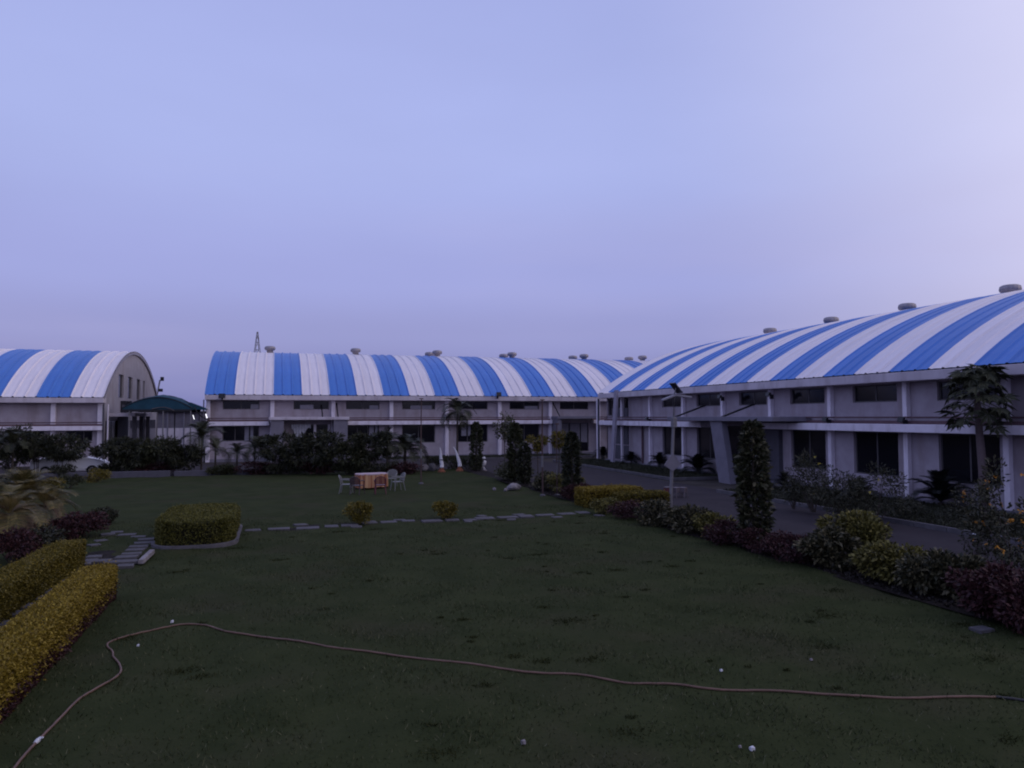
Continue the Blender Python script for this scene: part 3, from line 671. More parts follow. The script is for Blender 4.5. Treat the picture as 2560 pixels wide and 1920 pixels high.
def rloc(px, py, X=XF): q = atX(px, py, X); return YN-q.y
ft0, ft1, fb0, fb1 = rloc(1775, 1066), rloc(1803, 1066), rloc(1797, 1190), rloc(1826, 1190)
MB().hexa([(fb0, XF-XR, -.05), (fb1, XF-XR, -.05), (fb1, XF-XR+.35, -.05), (fb0, XF-XR+.35, -.05), (ft0, XF-XR, 3.297), (ft1, XF-XR, 3.297), (ft1, XF-XR+.35, 3.297), (ft0, XF-XR+.35, 3.297)]).build('porch_fin', M['grey'], right)
MB().box(ry(1912, 1110), ry(1957, 1110), -.05, .198, .15, 2.886).build('entrance_side_panel', M['greydark'], right)  # side wall panel; the porch shade is put into its dark grey
MB().box(ry(1822, 1100), ry(1911, 1100), .05, .198, .15, 3.0).build('porch_shade_panel', M['glass'], right)  # entrance glass widened over the wall, stands in for the porch shade
# leaning pylon and shutter panels at the hall's far end
XP = XR-1.1
tp0, tp1, bp0, bp1 = rloc(1535, 975, XP), rloc(1542, 975, XP), rloc(1525, 1125, XP), rloc(1532, 1125, XP)
MB().hexa([(bp0, XP-XR, -.05), (bp1, XP-XR, -.05), (bp1, XP-XR+.16, -.05), (bp0, XP-XR+.16, -.05), (tp0, XP-XR, 5.5), (tp1, XP-XR, 5.5), (tp1, XP-XR+.16, 5.5), (tp0, XP-XR+.16, 5.5)]).build('leaning_pylon', M['grey2'], right)
MB().box(ry(1532), ry(1571), .12, .197, .3, 1.35).box(ry(1532), ry(1571), .12, .197, 1.45, 2.85).box(ry(1532), ry(1571), .12, .197, 3.5, 4.2).build('shutter_panel', M['greydark'], right)
MB().tube([(ry(1506), -.15, 0), (ry(1506), -.15, 4.98)], .09, 8).build('downpipe', M['greydark'], right)
p = ry(1609, 1110); MB().tube([(p, .1, .1), (p, .1, 2.86)], .07, 8).build('downpipe', M['maroon'], right)['label'] = 'maroon pipe down the wall'
for i, (px, py) in enumerate(((2526, 733), (2268, 776), (2078, 808), (1925, 834))):
    q = atX(px, py, XR+12.6); ventilator((XR+12.6, q.y, arc_z(12.6, SPAN)+.10), 1.0, ['largest round ventilator on the roadside hall, highest on its ridge line', 'second ventilator along the roadside roof, counted from the largest', 'third ventilator along the roadside roof, counted from the largest', 'smallest ventilator on the roadside hall ridge, over the lamp post'][i], .4*i)

# ---- left hall: gable end towards the green canopy, sunk a little lower
ZL, YL, XG = -.28, 63.3, -12.55
def gy(px, py): q = atX(px, py, XG); return q.y-YL, q.z-ZL
gw = []
for (a, c, yt) in ((302, 314.5, 938), (325, 336, 945), (346.5, 355.5, 951), (362, 366.5, 954)):
    y0_, z1_ = gy(a, yt); y1_, _ = gy(c, yt); gw.append((y0_, y1_, 5.55, 7.55))
lb = [-.2-BM*i for i in range(1, 6)]; lb = [0-.35]+[-.35-3.15-BM*i for i in range(0, 4)]
lx = lambda px, py=1020: atY(px, py, YL+.2).x-XG
lw_ = [(lx(165, 1090), lx(231, 1090), [(2.05, 2.85)], [(3, ())]), (lx(60, 1090), lx(110, 1090), [(2.05, 2.85)], [(3, ())])]
def pat_l(k): return 'wwwbbb'[k % 6] if True else 'w'
n_l = 24
left = hall('factory_hall', 'hall with striped vault and arched end wall beside the teal canopy', (XG, YL, ZL), 0, n_l*.75, lb, .75, lambda k: 'w' if ((n_l-1-k)//3) % 2 == 0 else 'b', -n_l*.75, lw_, gable_win=(1, gw))
MB().tube([(.22, -.1, 0), (.22, -.1, 4.9)], .06, 8).build('downpipe', M['white'], left)
MB().tube([(-.05, -.35, .0), (-.05, -.35, 4.9)], .07, 8).build('downpipe', M['greydark'], left)
# side balcony slab with dark shade panels under it
MB().box(.02, 1.9, 1.2, 9.5, 3.95, 4.22).build('side_slab', M['fascia'], left)
for yy in (2.3, 5.5, 8.8): MB().box(1.5, 1.8, yy, yy+.3, -.05, 3.948).build('slab_post', M['greydark'], left)
for yy, y2 in ((1.0, 2.3), (2.5, 4.4), (4.5, 8.4), (8.5, 14), (14.1, 25)): MB().box(-.145, -.02, yy, y2, .2, 3.6).build('canopy_shade_panel', M['glass'], left)  # dark sheets over the gable wall stand in for the canopy's shade
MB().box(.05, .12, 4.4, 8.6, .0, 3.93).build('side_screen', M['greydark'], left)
for i, (px, yy) in enumerate(((272, 1.6), (286, 2.6))):
    t = empty('cooling_unit', (XG+.95, YL+yy+.3, ZL+4.22), 0, ['narrow dark cooling unit at the corner of the arched end wall', 'wide dark cooling unit on the slab below the arched wall windows'][i], 'cooling unit', 'cooling units on the slab')
    w_ = .35 if i == 0 else .8
    MB().box(-w_/2, w_/2, -.2, .2, .05, .98).build('casing', M['black'], t, bevel=.02)
    MB().box(-w_/2+.05, -w_/2+.12, -.2, .2, 0, .055).box(w_/2-.12, w_/2-.05, -.2, .2, 0, .055).build('foot', M['grey'], t)
    MB().lathe([(.13, 0), (.13, .02)], 16).build('fan_grille', M['greydark'], t).matrix_local = Matrix.Translation((0, -.2, .55)) @ Matrix.Rotation(R(90), 4, 'X')

# ================================================================== THINGS ON THE HALLS
def floodlight(loc, rz, label, s=1.):
    t = empty('floodlight', loc, rz, label, 'floodlight', 'floodlights fixed to the halls')
    MB().box(-.03, .03, -.02, .25, -.30, .0).tube([(-.2, -.03, .05), (-.2, -.03, -.14), (.2, -.03, -.14), (.2, -.03, .05)], .02, 6).build('bracket', M['black'], t)
    hd = MB().hexa([(-.19, -.26, -.12), (.19, -.26, -.12), (.13, -.02, -.05), (-.13, -.02, -.05), (-.19, -.18, .16), (.19, -.18, .16), (.13, -.01, .10), (-.13, -.01, .10)]).build('housing', M['black'], t, bevel=.01)
    MB().quad((-.15, -.262, -.09), (.15, -.262, -.09), (.15, -.187, .135), (-.15, -.187, .135)).build('lens', M['glass'], hd); t.scale = (s, s, s); return t
for i, (px, py, lab) in enumerate(((555, 990, 'black floodlight on the eaves above the first upper window'), (1245, 986, 'black floodlight on the eaves above the columnar trees'))):
    p = atY(px, py, YM-.85); floodlight(p, 0, lab, 1.25)
for i, (px, py, lab) in enumerate(((1925, 986, 'small black floodlight on a pillar over the grey porch'), (1803, 992, 'small black floodlight on the pillar between the two stay rods'))):
    p = atX(px, py, XR-.50); floodlight(p, R(-90), lab, .8)
for i, px in enumerate((2068, 2259)):
    p = atX(px, 1052, XR-.35); t = floodlight((p.x, p.y, 3.40), R(-90), ['black floodlight lying on the canopy band beside a pillar, towards the porch', 'black floodlight on the canopy band beside the papaya tree'][i], .8)
p = atX(1620, 1049, XR-.35); floodlight((p.x, p.y, 3.40), R(-90), 'small black floodlight on the canopy band behind the lamp post', .8)

# teal fabric canopy between the halls
def canopy():
    c0 = atY(305, 1022, 62.5); x0 = c0.x; x1 = atY(480, 1022, 62.5).x; y0, y1 = 62.6, 69.5; z0 = 4.25; zt = 5.45
    t = empty('fabric_canopy', ((x0+x1)/2, (y0+y1)/2, -.06), 0, 'teal arched fabric canopy between the halls', 'canopy')
    n, mm = 16, 8; cx, cy = (x0+x1)/2, (y0+y1)/2; b = MB()
    for j in range(mm+1):
        for i in range(n+1):
            u = i/n; v = j/mm; zz = z0+.06+(zt-z0)*math.sin(math.pi*min(1, u*.96+.02))**.8*(.78+.22*math.sin(math.pi*v)) - .10*math.sin(u*math.pi*4)**2*(1-abs(2*v-1))
            b.v.append((x0+(x1-x0)*u-cx, y0+(y1-y0)*v-cy, zz))
    for j in range(mm):
        for i in range(n): q = j*(n+1)+i; b.f.append((q, q+1, q+n+2, q+n+1))
    for j in (0, mm):
        fb = MB()
        for i in range(n):
            p_, q_ = b.v[j*(n+1)+i], b.v[j*(n+1)+i+1]; y_ = p_[1]+(.01 if j == 0 else -.01)
            fb.quad((p_[0], y_, z0-.02), (q_[0], y_, z0-.02), (q_[0], y_, q_[2]), (p_[0], y_, p_[2]))
        fb.build('end_panel', M['teal'], t)
    o = b.build('fabric', M['teal'], t, True); sd = o.modifiers.new('solid', 'SOLIDIFY'); sd.thickness = .03
    fr = MB()
    for v in (0, .5, 1):
        fr.tube([(x0+(x1-x0)*u/12-cx, y0+(y1-y0)*v-cy, z0+(zt-z0)*math.sin(math.pi*min(1, u/12*.96+.02))**.8*(.78+.22*math.sin(math.pi*v))) for u in range(13)], .035, 6)
    fr.box(x0-cx, x1-cx, y0-cy-.04, y0-cy+.04, z0-.16, z0+.02).box(x0-cx, x1-cx, y1-cy-.04, y1-cy+.04, z0-.16, z0+.02)
    fr.build('frame', M['black'], t)
    for px in (.10, .58, .98):
        for yy in (y0, y1): MB().tube([(x0+(x1-x0)*px-cx, yy-cy, 0), (x0+(x1-x0)*px-cx, yy-cy, z0-.1)], .05, 8).build('post', M['pole'], t)
    X = x0+(x1-x0)*.60-cx
    pts = [(X-.9, y0-cy-.06, z0+.05), (X-.4, y0-cy-.06, z0+.16), (X, y0-cy-.06, z0+.18), (X+.45, y0-cy-.06, z0+.05), (X+.7, y0-cy-.06, z0-.1)]
    MB().tube(pts, .035, 6).build('trim', M['tealtrim'], t)
    MB().hexa([(x1-cx-.3, y0-cy+.5, z0+.02), (x1-cx+1.05, y0-cy+.5, z0+.0), (x1-cx+1.05, y0-cy+2.5, z0), (x1-cx-.3, y0-cy+2.5, z0+.02), (x1-cx-.3, y0-cy+.5, z0+.60), (x1-cx+1.05, y0-cy+.5, z0+.06), (x1-cx+1.05, y0-cy+2.5, z0+.06), (x1-cx-.3, y0-cy+2.5, z0+.60)]).build('side_flap', M['teal'], t)
canopy()
# far grey shed seen under the canopy
p0, p1 = atY(380, 1100, 96), atY(516, 1100, 96)
t = empty('grey_shed', ((p0.x+p1.x)/2, 98, -.06), 0, 'low grey shed with pale lower wall, seen under the teal canopy', 'shed'); hw = (p1.x-p0.x)/2+.6
MB().box(-hw, hw, -2, 2, 2.35, 4.3).build('upper_wall', M['grey'], t); MB().box(-hw, hw, -2.1, 2.1, 0, 2.345).build('lower_wall', M['white'], t)
MB().hexa([(-hw-.3, -2.5, 4.3), (hw+.3, -2.5, 4.3), (hw+.3, 2.5, 4.3), (-hw-.3, 2.5, 4.3), (-hw-.3, -2.5, 4.4), (hw+.3, -2.5, 4.4), (hw+.3, 2.5, 4.9), (-hw-.3, 2.5, 4.9)]).build('roof', M['metal'], t)
for k in range(4): MB().box(-hw+.4+k*hw*.5, -hw+.55+k*hw*.5, -2.2, -2.1, 0, 4.3).build('post', M['pale'], t)
# lit tube lamps
for i, (px, py, Y, lab) in enumerate(((484, 1043, 63.0, 'short lit tube lamp hanging from the teal canopy corner'), (516, 1040, 62.9, 'brighter lit tube lamp at the end of the middle hall'))):
    p = atY(px, py, Y); t = empty('tube_lamp', p, 0, lab, 'lamp', 'lit tube lamps by the canopy')
    b = MB().tube([(-.05, 0, .17), (.05, 0, -.17)], [.018+.007*i]*2, 8).build('tube', M['tube'], t)
    MB().tube([(-.06, 0, .24), (-.048, 0, .17)], .04, 8).tube([(.048, 0, -.17), (.06, 0, -.22)], .04, 8).build('socket', M['black'], t)
    MB().tube([(-.06, 0, .22), (-.06, .3, .30), (-.06, .85, .32 if i else .22)], .02, 6).build('bracket', M['black'], t)
q = [atY(486, 1018, 62.4), atY(492, 1030, 62.4), atY(502, 1040, 62.5), atY(516, 1048, 62.9), atY(524, 1049, 63.2)]
tag(MB().tube(q, .045, 6).build('slack_cable', M['black']), 'thick dark cable drooping from the canopy to the middle hall', 'cable')
# lattice mast beyond the roofs
def mast():
    b0 = atY(641, 1043, 150); h = atY(641, 829, 150).z+.0
    t = empty('lattice_mast', (b0.x, 150, -.06), R(20), 'thin steel lattice mast rising behind the middle hall roof', 'mast')
    b = MB(); n = 11; w0, w1 = 2.0, .08
    lv = [(h*(1-(1-i/n)**1.35), w0+(w1-w0)*(1-(1-i/n)**1.35)) for i in range(n+1)]
    for sx, sy in ((1, 1), (1, -1), (-1, 1), (-1, -1)): b.tube([(sx*w/1.0, sy*w/1.0, z) for z, w in lv], .05, 4)
    b.build('leg', M['pole'], t); b = MB(); cs = ((1, 1), (1, -1), (-1, -1), (-1, 1))
    for (z0, w0_), (z1, w1_) in zip(lv[:-1], lv[1:]):
        for k in range(4):
            a, c = cs[k], cs[(k+1) % 4]; b.tube([(a[0]*w0_, a[1]*w0_, z0), (c[0]*w1_, c[1]*w1_, z1)], .03, 4).tube([(a[0]*w1_, a[1]*w1_, z1), (c[0]*w1_, c[1]*w1_, z1)], .03, 4)
    b.build('brace', M['pole'], t)
mast()
q = [atY(393, 1000, 92), atY(395, 975, 92), atY(398, 960, 92), atY(400, 950, 92)]
t = empty('antenna_mast', (q[0].x, 92, -.06), 0, 'small dark antenna mast at the far foot of the arched gable', 'antenna')
o0 = Vector((q[0].x, 92, -.06)); MB().tube([(0, 0, 0)]+[v-o0 for v in q], .09, 6).build('pole', M['pole'], t)
e_ = q[-1]-o0; MB().box(e_.x+.05, e_.x+.4, -.15, .15, e_.z-.1, e_.z+.35).build('antenna', M['black'], t); e_ = q[1]-o0; MB().box(e_.x+.05, e_.x+.5, -.1, .1, e_.z-.2, e_.z+.15).build('antenna', M['black'], t)

# ================================================================== YARD OBJECTS
# low walls behind the trees
o = MB().box(-14, -6.1, 49.0, 49.25, -.06, .34).build('low_wall', M['greydark'], bevel=.02); tag(o, 'low grey wall behind the trees in front of the teal canopy', 'wall')
o = MB().box(-5.9, 6.2, 49.0, 49.25, -.06, .30).build('low_wall', M['greydark'], bevel=.02); tag(o, 'low grey wall behind the trees in front of the entrance porch', 'wall')
# white car
def car():
    p = at(187, 1186); p = Vector((p.x, 52.6, -.02)); q = atY(178, 1180, 52.6); p.x = q.x
    t = empty('parked_car', p, R(4), 'white car parked behind the dark trees by the arched hall', 'car')
    prof = [(-2.0, .35), (-2.02, .75), (-1.9, .98), (-1.25, 1.04), (-.75, 1.42), (.25, 1.46), (.85, 1.08), (1.75, .86), (2.0, .68), (2.02, .35)]
    b = MB(); n = len(prof); hs = [.80, .82, .78, .76, .60, .60, .76, .76, .76, .80]
    for sgn in (-1, 1):
        for (x, z), w in zip(prof, hs): b.v.append((x, sgn*w, z))
    for i in range(n-1): b.f.append((i, i+1, n+i+1, n+i))
    b.f.append(tuple(range(n))); b.f.append(tuple(range(2*n-1, n-1, -1))); b.f.append((0, n, 2*n-1, n-1))
    b.build('body', M['carw'], t, bevel=.05)
    for sgn in (-1, 1):
        MB().hexa([(-1.1, sgn*.775, 1.06), (.72, sgn*.775, 1.06), (.72, sgn*.74, 1.06), (-1.1, sgn*.74, 1.06), (-.72, sgn*.645, 1.38), (.22, sgn*.645, 1.38), (.22, sgn*.60, 1.38), (-.72, sgn*.60, 1.38)]).build('side_window', M['glass'], t)
        for x in (-1.25, 1.25):
            w = MB().lathe([(.20, 0), (.30, .0), (.31, .05), (.31, .17), (.29, .2)], 20).build('wheel', M['rubber'], t); w.matrix_local = Matrix.Translation((x, sgn*.66, .31)) @ Matrix.Rotation(R(90)*-sgn, 4, 'X')
            MB().lathe([(.19, 0), (.19, .22), (.05, .23)], 14).build('rim', M['metal'], w)
        MB().box(1.88, 2.03, sgn*.5-.14, sgn*.5+.14, .62, .74).build('headlight', M['palecloth'], t)
    MB().quad((.27, -.57, 1.455), (.84, -.70, 1.095), (.84, .70, 1.095), (.27, .57, 1.455)).build('windscreen', M['glass'], t).location = (.015, 0, .012)
car()
# table and chairs on the lawn
def chair(loc, rz, mt, label):
    t = empty('plastic_chair', loc, rz, label, 'chair', 'plastic chairs round the garden table')
    MB().hexa([(-.22, -.22, .40), (.22, -.22, .40), (.20, .22, .40), (-.20, .22, .40), (-.23, -.23, .43), (.23, -.23, .43), (.20, .22, .43), (-.20, .22, .43)]).build('seat', mt, t, bevel=.012)
    b = MB()
    for i in range(7):
        x = -.20+.40*i/6; z = .83-.10*abs(x/.2)**2; c = .06*(1-(x/.22)**2)
        b.hexa([(x-.022, .20+c, .47), (x+.022, .20+c, .47), (x+.022, .225+c, .47), (x-.022, .225+c, .47), (x-.022, .27+c, z), (x+.022, .27+c, z), (x+.022, .295+c, z), (x-.022, .295+c, z)])
    b.tube([(-.23, .22, .44), (-.24, .28, .72), (-.15, .33, .80), (0, .35, .84), (.15, .33, .80), (.24, .28, .72), (.23, .22, .44)], .022, 6)
    b.build('backrest', mt, t)
    for s_ in (-1, 1):
        MB().tube([(s_*.24, .27, .64), (s_*.27, .05, .65), (s_*.27, -.17, .63), (s_*.25, -.22, .55), (s_*.235, -.21, .42)], [.022, .026, .026, .022, .02], 6).build('armrest', mt, t)
        MB().tube([(s_*.22, -.21, .42), (s_*.26, -.26, -.01)], [.03, .018], 6).build('leg', mt, t); MB().tube([(s_*.21, .20, .44), (s_*.24, .30, -.01)], [.03, .018], 6).build('leg', mt, t)
    return t
tp = at(928, 1222); TZ = lambda p: Vector((p[0], p[1], lawn_z(p[0], p[1])))
def table():
    p = TZ(tp); t = empty('garden_table', p, R(8), 'garden table under an orange striped cloth on the lawn', 'table')
    b = MB(); n = 96; rx, ry_ = .78, .46
    def se(a, e=.45): c, s_ = math.cos(a), math.sin(a); return math.copysign(abs(c)**e, c), math.copysign(abs(s_)**e, s_)
    for k in range(5):
        z = .745-k*.165; 
        for i in range(n):
            a = 2*math.pi*i/n; cx_, sy_ = se(a); w = 1+(.008+.016*k)*math.sin(i*2*math.pi/n*13)+(.01*k)*math.sin(i*2*math.pi/n*5+1); b.v.append((rx*cx_*w, ry_*sy_*w, max(.012, z+.012*math.sin(i*2*math.pi/n*13+1)*k*.4)))
    for k in range(4):
        for i in range(n): j = (i+1) % n; b.f.append((k*n+i, k*n+j, (k+1)*n+j, (k+1)*n+i))
    c_ = b.build('cloth_skirt', M['stripe'], t, True)
    b = MB(); b.v = [(rx*se(2*math.pi*i/n)[0]*1.004, ry_*se(2*math.pi*i/n)[1]*1.004, z) for z in (.70, .752) for i in range(n)]
    b.f = [(i, (i+1) % n, n+(i+1) % n, n+i) for i in range(n)]+[tuple(range(n, 2*n))]
    b.build('cloth_top', M['cloth'], t)
    for sx in (-1, 1):
        for sy in (-1, 1): MB().tube([(sx*.6, sy*.33, 0), (sx*.6, sy*.33, .72)], .022, 6).build('leg', M['plwhite'], t)
table()
for (px, py, rz, mt_, lab) in ((866, 1234, 75, 'plwhite', 'white plastic chair facing the table end beside the brown chair'), (893, 1237, 150, 'pldark', 'dark brown plastic chair pushed against the table corner'), (951, 1237, 175, 'plred', 'maroon plastic chair standing against the striped cloth'), (978, 1219, -20, 'plwhite', 'white plastic chair behind the table, between table and its twin'), (994, 1228, -75, 'plwhite', 'white plastic chair at the table end nearest the lawn pole')):
    chair(TZ(at(px, py)), R(rz), M[mt_], lab)
# tusk sculptures and white figure
for i, (px, py, bend, lab) in enumerate(((1104, 1180, -.12, 'straight white tusk sculpture on a terracotta foot'), (1149, 1178, -.42, 'curved white tusk sculpture on a terracotta foot'))):
    p = TZ(at(px, py)); t = empty('tusk_sculpture', p, -YAW, lab, 'sculpture', 'white tusk sculptures')
    h = 1.42; MB().tube([(bend*(k/9)**2.2+ .02*math.sin(k), 0, .16+h*k/9) for k in range(10)], [.125*(1-(k/9)**1.7)+.012 for k in range(10)], 12).build('tusk', M['tuskw'], t, True)
    if i == 0: MB().lathe([(.124, 0), (.124, .06)], 12, (-.01, 0, .76)).build('ring', M['greydark'], t)
    MB().lathe([(.26, -.03), (.24, .08), (.17, .12), (.14, .24), (.10, .25)], 14).build('foot', M['terra'], t)
p = TZ(at(1209, 1176)); t = empty('white_figure', p, -YAW, 'small white carved figure beside the columnar tree', 'sculpture')
MB().tube([(.10, 0, -.02), (.02, 0, .16), (-.10, 0, .27), (-.08, 0, .34)], [.05, .06, .10, .06], 10).tube([(-.10, 0, .26), (.0, 0, .42), (.02, 0, .62), (.03, 0, .80), (.02, 0, .90)], [.10, .16, .17, .13, .05], 12).tube([(-.12, 0, .30), (-.19, 0, .42), (-.16, 0, .52)], [.06, .045, .02], 8).build('figure', M['tuskw'], t, True)
MB().lathe([(.17, -.03), (.16, .02), (.12, .04)], 12, (.06, 0, 0)).build('base', M['rock'], t)
def rock(name, label, loc, s, mt=None, group=None, cat='rock', sq=.6):
    r = rg(); b = MB(); n, mm = 12, 7
    ph = r.uniform(0, 6, 6)
    for j in range(mm):
        th = math.pi*j/(mm-1)
        for i in range(n):
            a = 2*math.pi*i/n; w = 1+.16*math.sin(2*a+ph[0]+th)+.12*math.sin(3*a+ph[1]-2*th)+.08*math.sin(5*a+ph[2])*math.sin(th*3)
            b.v.append((s[0]*.5*w*math.sin(th)*math.cos(a), s[1]*.5*w*math.sin(th)*math.sin(a), max(-.03, s[2]*(.42+.58*math.cos(th)*(1+.1*math.sin(2*a+ph[3]))))))
    for j in range(mm-1):
        for i in range(n): k = (i+1) % n; b.f.append((j*n+i, (j+1)*n+i, (j+1)*n+k, j*n+k))
    return tag(b.build(name, mt or M['rock'], None, False, loc), label, cat, group)
rock('garden_rock', 'pinkish rock beside the straight tusk sculpture, near the lawn pole', TZ(at(1062, 1178)), (.62, .5, .42)); rock('garden_rock', 'grey upright rock between pinkish rock and straight tusk', TZ(at(1080, 1178)), (.55, .4, .5), M['kerb'])
rock('garden_rock', 'flat pale rock at the foot of the columnar trees', TZ(at(1284, 1226)), (.72, .5, .34)); rock('garden_rock', 'small round pale stone on the lawn left of the flat rock', TZ(at(1236, 1227)), (.17, .15, .15)); rock('garden_rock', 'small pale stone touching distance from the flat pale rock', TZ(at(1264, 1229)), (.2, .16, .16))
rock('litter', 'crumpled white scrap on the road kerb, the smaller one', at(2413, 1331, -.02), (.30, .2, .10), M['litter'], cat='litter'); rock('litter', 'larger crumpled white scrap lying on the road edge', at(2446, 1341, -.02), (.42, .25, .12), M['litter'], cat='litter')
rock('litter', 'brownish crumpled scrap behind the white scraps by the kerb', at(2430, 1323, -.02), (.22, .2, .1), M['cloth'], cat='litter')
for i, (px, py, s_, lab) in enumerate(((430, 1562, .05, 'white scrap on the lawn beside the bend of the hose'), (345, 1622, .038, 'white scrap on the lawn inside the hose loop'), (1880, 1873, .05, 'bright white cube-like scrap in the front of the lawn'), (1803, 1685, .035, 'tiny pale scrap on the lawn above the middle of the hose'), (1308, 1866, .05, 'small dull scrap in the long grass'), (2028, 1660, .035, 'tiny pale scrap between hose and croton bushes'), (1850, 1870, .03, 'tiny pale scrap next to the bright white scrap'))):
    p = TZ(at(px, py)); p.z += .012; o = MB().hexa([(-s_*.5, -s_*.4, 0), (s_*.45, -s_*.5, 0), (s_*.5, s_*.4, 0), (-s_*.4, s_*.5, 0), (-s_*.35, -s_*.4, s_*.75), (s_*.5, -s_*.4, s_*.6), (s_*.4, s_*.3, s_*.8), (-s_*.5, s_*.4, s_*.55)]).build('scrap', M['litter'] if i < 4 else M['rock'], None, False, p); tag(o, lab, 'litter')
p = TZ(at(2453, 1580)); o = MB().hexa([(-.17, -.13, -.02), (.13, -.15, -.02), (.18, .11, -.02), (-.12, .14, -.02), (-.16, -.12, .05), (.13, -.14, .06), (.17, .11, .05), (-.12, .13, .045)]).build('paving_slab', M['stone'], None, False, p, .01); tag(o, 'loose stone slab on the lawn below the burgundy bush', 'slab')
# stools on the road
for i, (px, mt_, hh, lab) in enumerate(((1670, 'plred', .46, 'maroon stool on the road behind the lamp post, left of the white stools'), (1691, 'cloth2', .44, 'white stool on the road standing between maroon stool and its twin'), (1708, 'cloth2', .44, 'white stool on the road farthest from the maroon stool'))):
    p = at(px, 1243, -.02); t = empty('stool', p, R(15*i), lab, 'stool', 'stools left on the road')
    MB().box(-.14, .14, -.14, .14, hh-.05, hh).build('seat', M['cloth2'], t, bevel=.02); MB().box(-.125, .125, -.125, .125, hh-.22, hh-.052).build('apron', M[mt_], t, bevel=.01)
    for sx in (-1, 1):
        for sy in (-1, 1): MB().tube([(sx*.115, sy*.115, hh-.06), (sx*.135, sy*.135, 0)], [.035, .025], 6).build('leg', M[mt_], t)
# poles
def garden_pole(px, py, ytop, lab, low, r_=.035):
    p = at(px, py); d = (p-CAM).dot(FWD); z = atY(px, ytop, p.y).z; p.z = 0
    t = empty('garden_pole', p, 0, lab, 'pole', 'thin garden poles'); MB().tube([(0, 0, 0), (-.02, 0, z*.5), (0, 0, z)], [r_, r_*.9, r_*.75], 8).build('shaft', M['polered'], t)
    MB().lathe([(.14, -.03), (.13, .06), (.05, .09)], 12).build('footing', M['kerb'], t); MB().lathe([(r_*1.15, 0), (r_*1.15, .5)], 10, (-.01, 0, z*.30)).build('band', M['pole'], t)
    MB().box(-.10, .10, -.03, .03, z-.02, z+.03).build('cross_piece', M['polered'], t)
garden_pole(1053, 1210, 997, 'thin rusty pole standing on the lawn right of the table', 0, .035); garden_pole(1357, 1240, 1000, 'thin rusty pole between the two clipped columns', 0, .04)
garden_pole(1393, 1240, 1060, 'short thin pale pole beside a clipped column', 0, .025)
def lamp_post():
    p = at(1676, 1268); z = lambda py: atY(1683, py, p.y).z
    t = empty('solar_lamp_post', p, 0, 'grey solar lamp post in the croton bed with two lamp arms', 'lamp post')
    q = atY(1686, 985, p.y)-p; q2 = atY(1684, 1050, p.y)-p
    MB().tube([(0, 0, -.05), (q2.x*.6, 0, q2.z*.6), (q2.x, 0, q2.z), (q.x, 0, q.z)], [.075, .065, .055, .04], 10).build('post', M['pole'], t)
    MB().box(q2.x-.09, q2.x+.09, -.12, .08, q2.z-.30, q2.z+.10).build('battery_box', M['pole'], t, bevel=.02)
    a = atY(1655, 1001, p.y)-p; b_ = atY(1727, 994, p.y)-p; c_ = atY(1688, 989, p.y)-p
    for e_ in (a, b_):
        d = (e_-c_); sd = Vector((0, 1, 0)); w = .09
        MB().hexa([c_-sd*w-Vector((0, 0, .02)), e_-sd*w-Vector((0, 0, .02)), e_+sd*w-Vector((0, 0, .02)), c_+sd*w-Vector((0, 0, .02)), c_-sd*w+Vector((0, 0, .06)), e_-sd*w+Vector((0, 0, .05)), e_+sd*w+Vector((0, 0, .05)), c_+sd*w+Vector((0, 0, .06))]).build('lamp_arm', M['pale'], t, bevel=.01)
    k = atY(1690, 970, p.y)-p
    MB().box(-.26, .26, -.22, .22, -.02, .02, Matrix.Translation(k) @ Matrix.Rotation(R(50), 4, 'Y')).build('solar_panel', M['solar'], t); MB().tube([q, k], .025, 6).build('panel_stem', M['pole'], t)
    s0 = atY(1679, 1132, p.y)-p; s1 = atY(1657, 1162, p.y)-p; s2 = atY(1698, 1160, p.y)-p; s3 = atY(1679, 1178, p.y)-p
    y = -.09; o = MB(); o.v = [(v.x, yy, v.z) for yy in (y-.012, y+.012) for v in (s0, s1, s3, s2)]; o.f = [(0, 1, 2, 3), (7, 6, 5, 4), (0, 4, 5, 1), (1, 5, 6, 2), (2, 6, 7, 3), (3, 7, 4, 0)]; o.build('diamond_plate', M['grey'], t)
lamp_post()
# hose across the lawn
def smooth(pts, n=6):
    out = []
    P = [pts[0]]+pts+[pts[-1]]
    for i in range(1, len(P)-2):
        for k in range(n):
            t = k/n; a, b, c, d = P[i-1], P[i], P[i+1], P[i+2]; out.append(.5*((2*b)+(c-a)*t+(2*a-5*b+4*c-d)*t*t+(3*b-a-3*c+d)*t**3))
    return out+[pts[-1]]
hp = [(20, 1960), (52, 1916), (92, 1868), (140, 1815), (190, 1762), (235, 1732), (285, 1702), (302, 1684), (296, 1664), (283, 1648), (281, 1634), (268, 1618), (278, 1607), (330, 1592), (392, 1578), (450, 1569), (515, 1571), (562, 1584), (645, 1594), (735, 1610), (835, 1628), (960, 1640), (1120, 1661), (1310, 1684), (1440, 1693), (1560, 1710), (1680, 1718), (1780, 1730), (1950, 1737), (2120, 1749), (2300, 1754), (2497, 1752)]
def hp3(l): return [Vector((q.x, q.y, lawn_z(q.x, q.y)+.016+.004*math.sin(q.x*5.3)*math.sin(q.x*2.1+q.y))) for q in smooth([at(*v) for v in l])]
t = empty('garden_hose', TZ(at(1280, 1680)), 0, 'long pinkish garden hose snaking across the lawn', 'hose'); inv = Vector(t.location)
MB().tube([v-inv for v in hp3(hp)], .0155, 8).build('hose', M['hose'], t, True)
MB().tube([v-inv for v in hp3([(2490, 1752), (2530, 1755), (2600, 1762)])], .018, 8).build('dark_end', M['hosedark'], t, True)
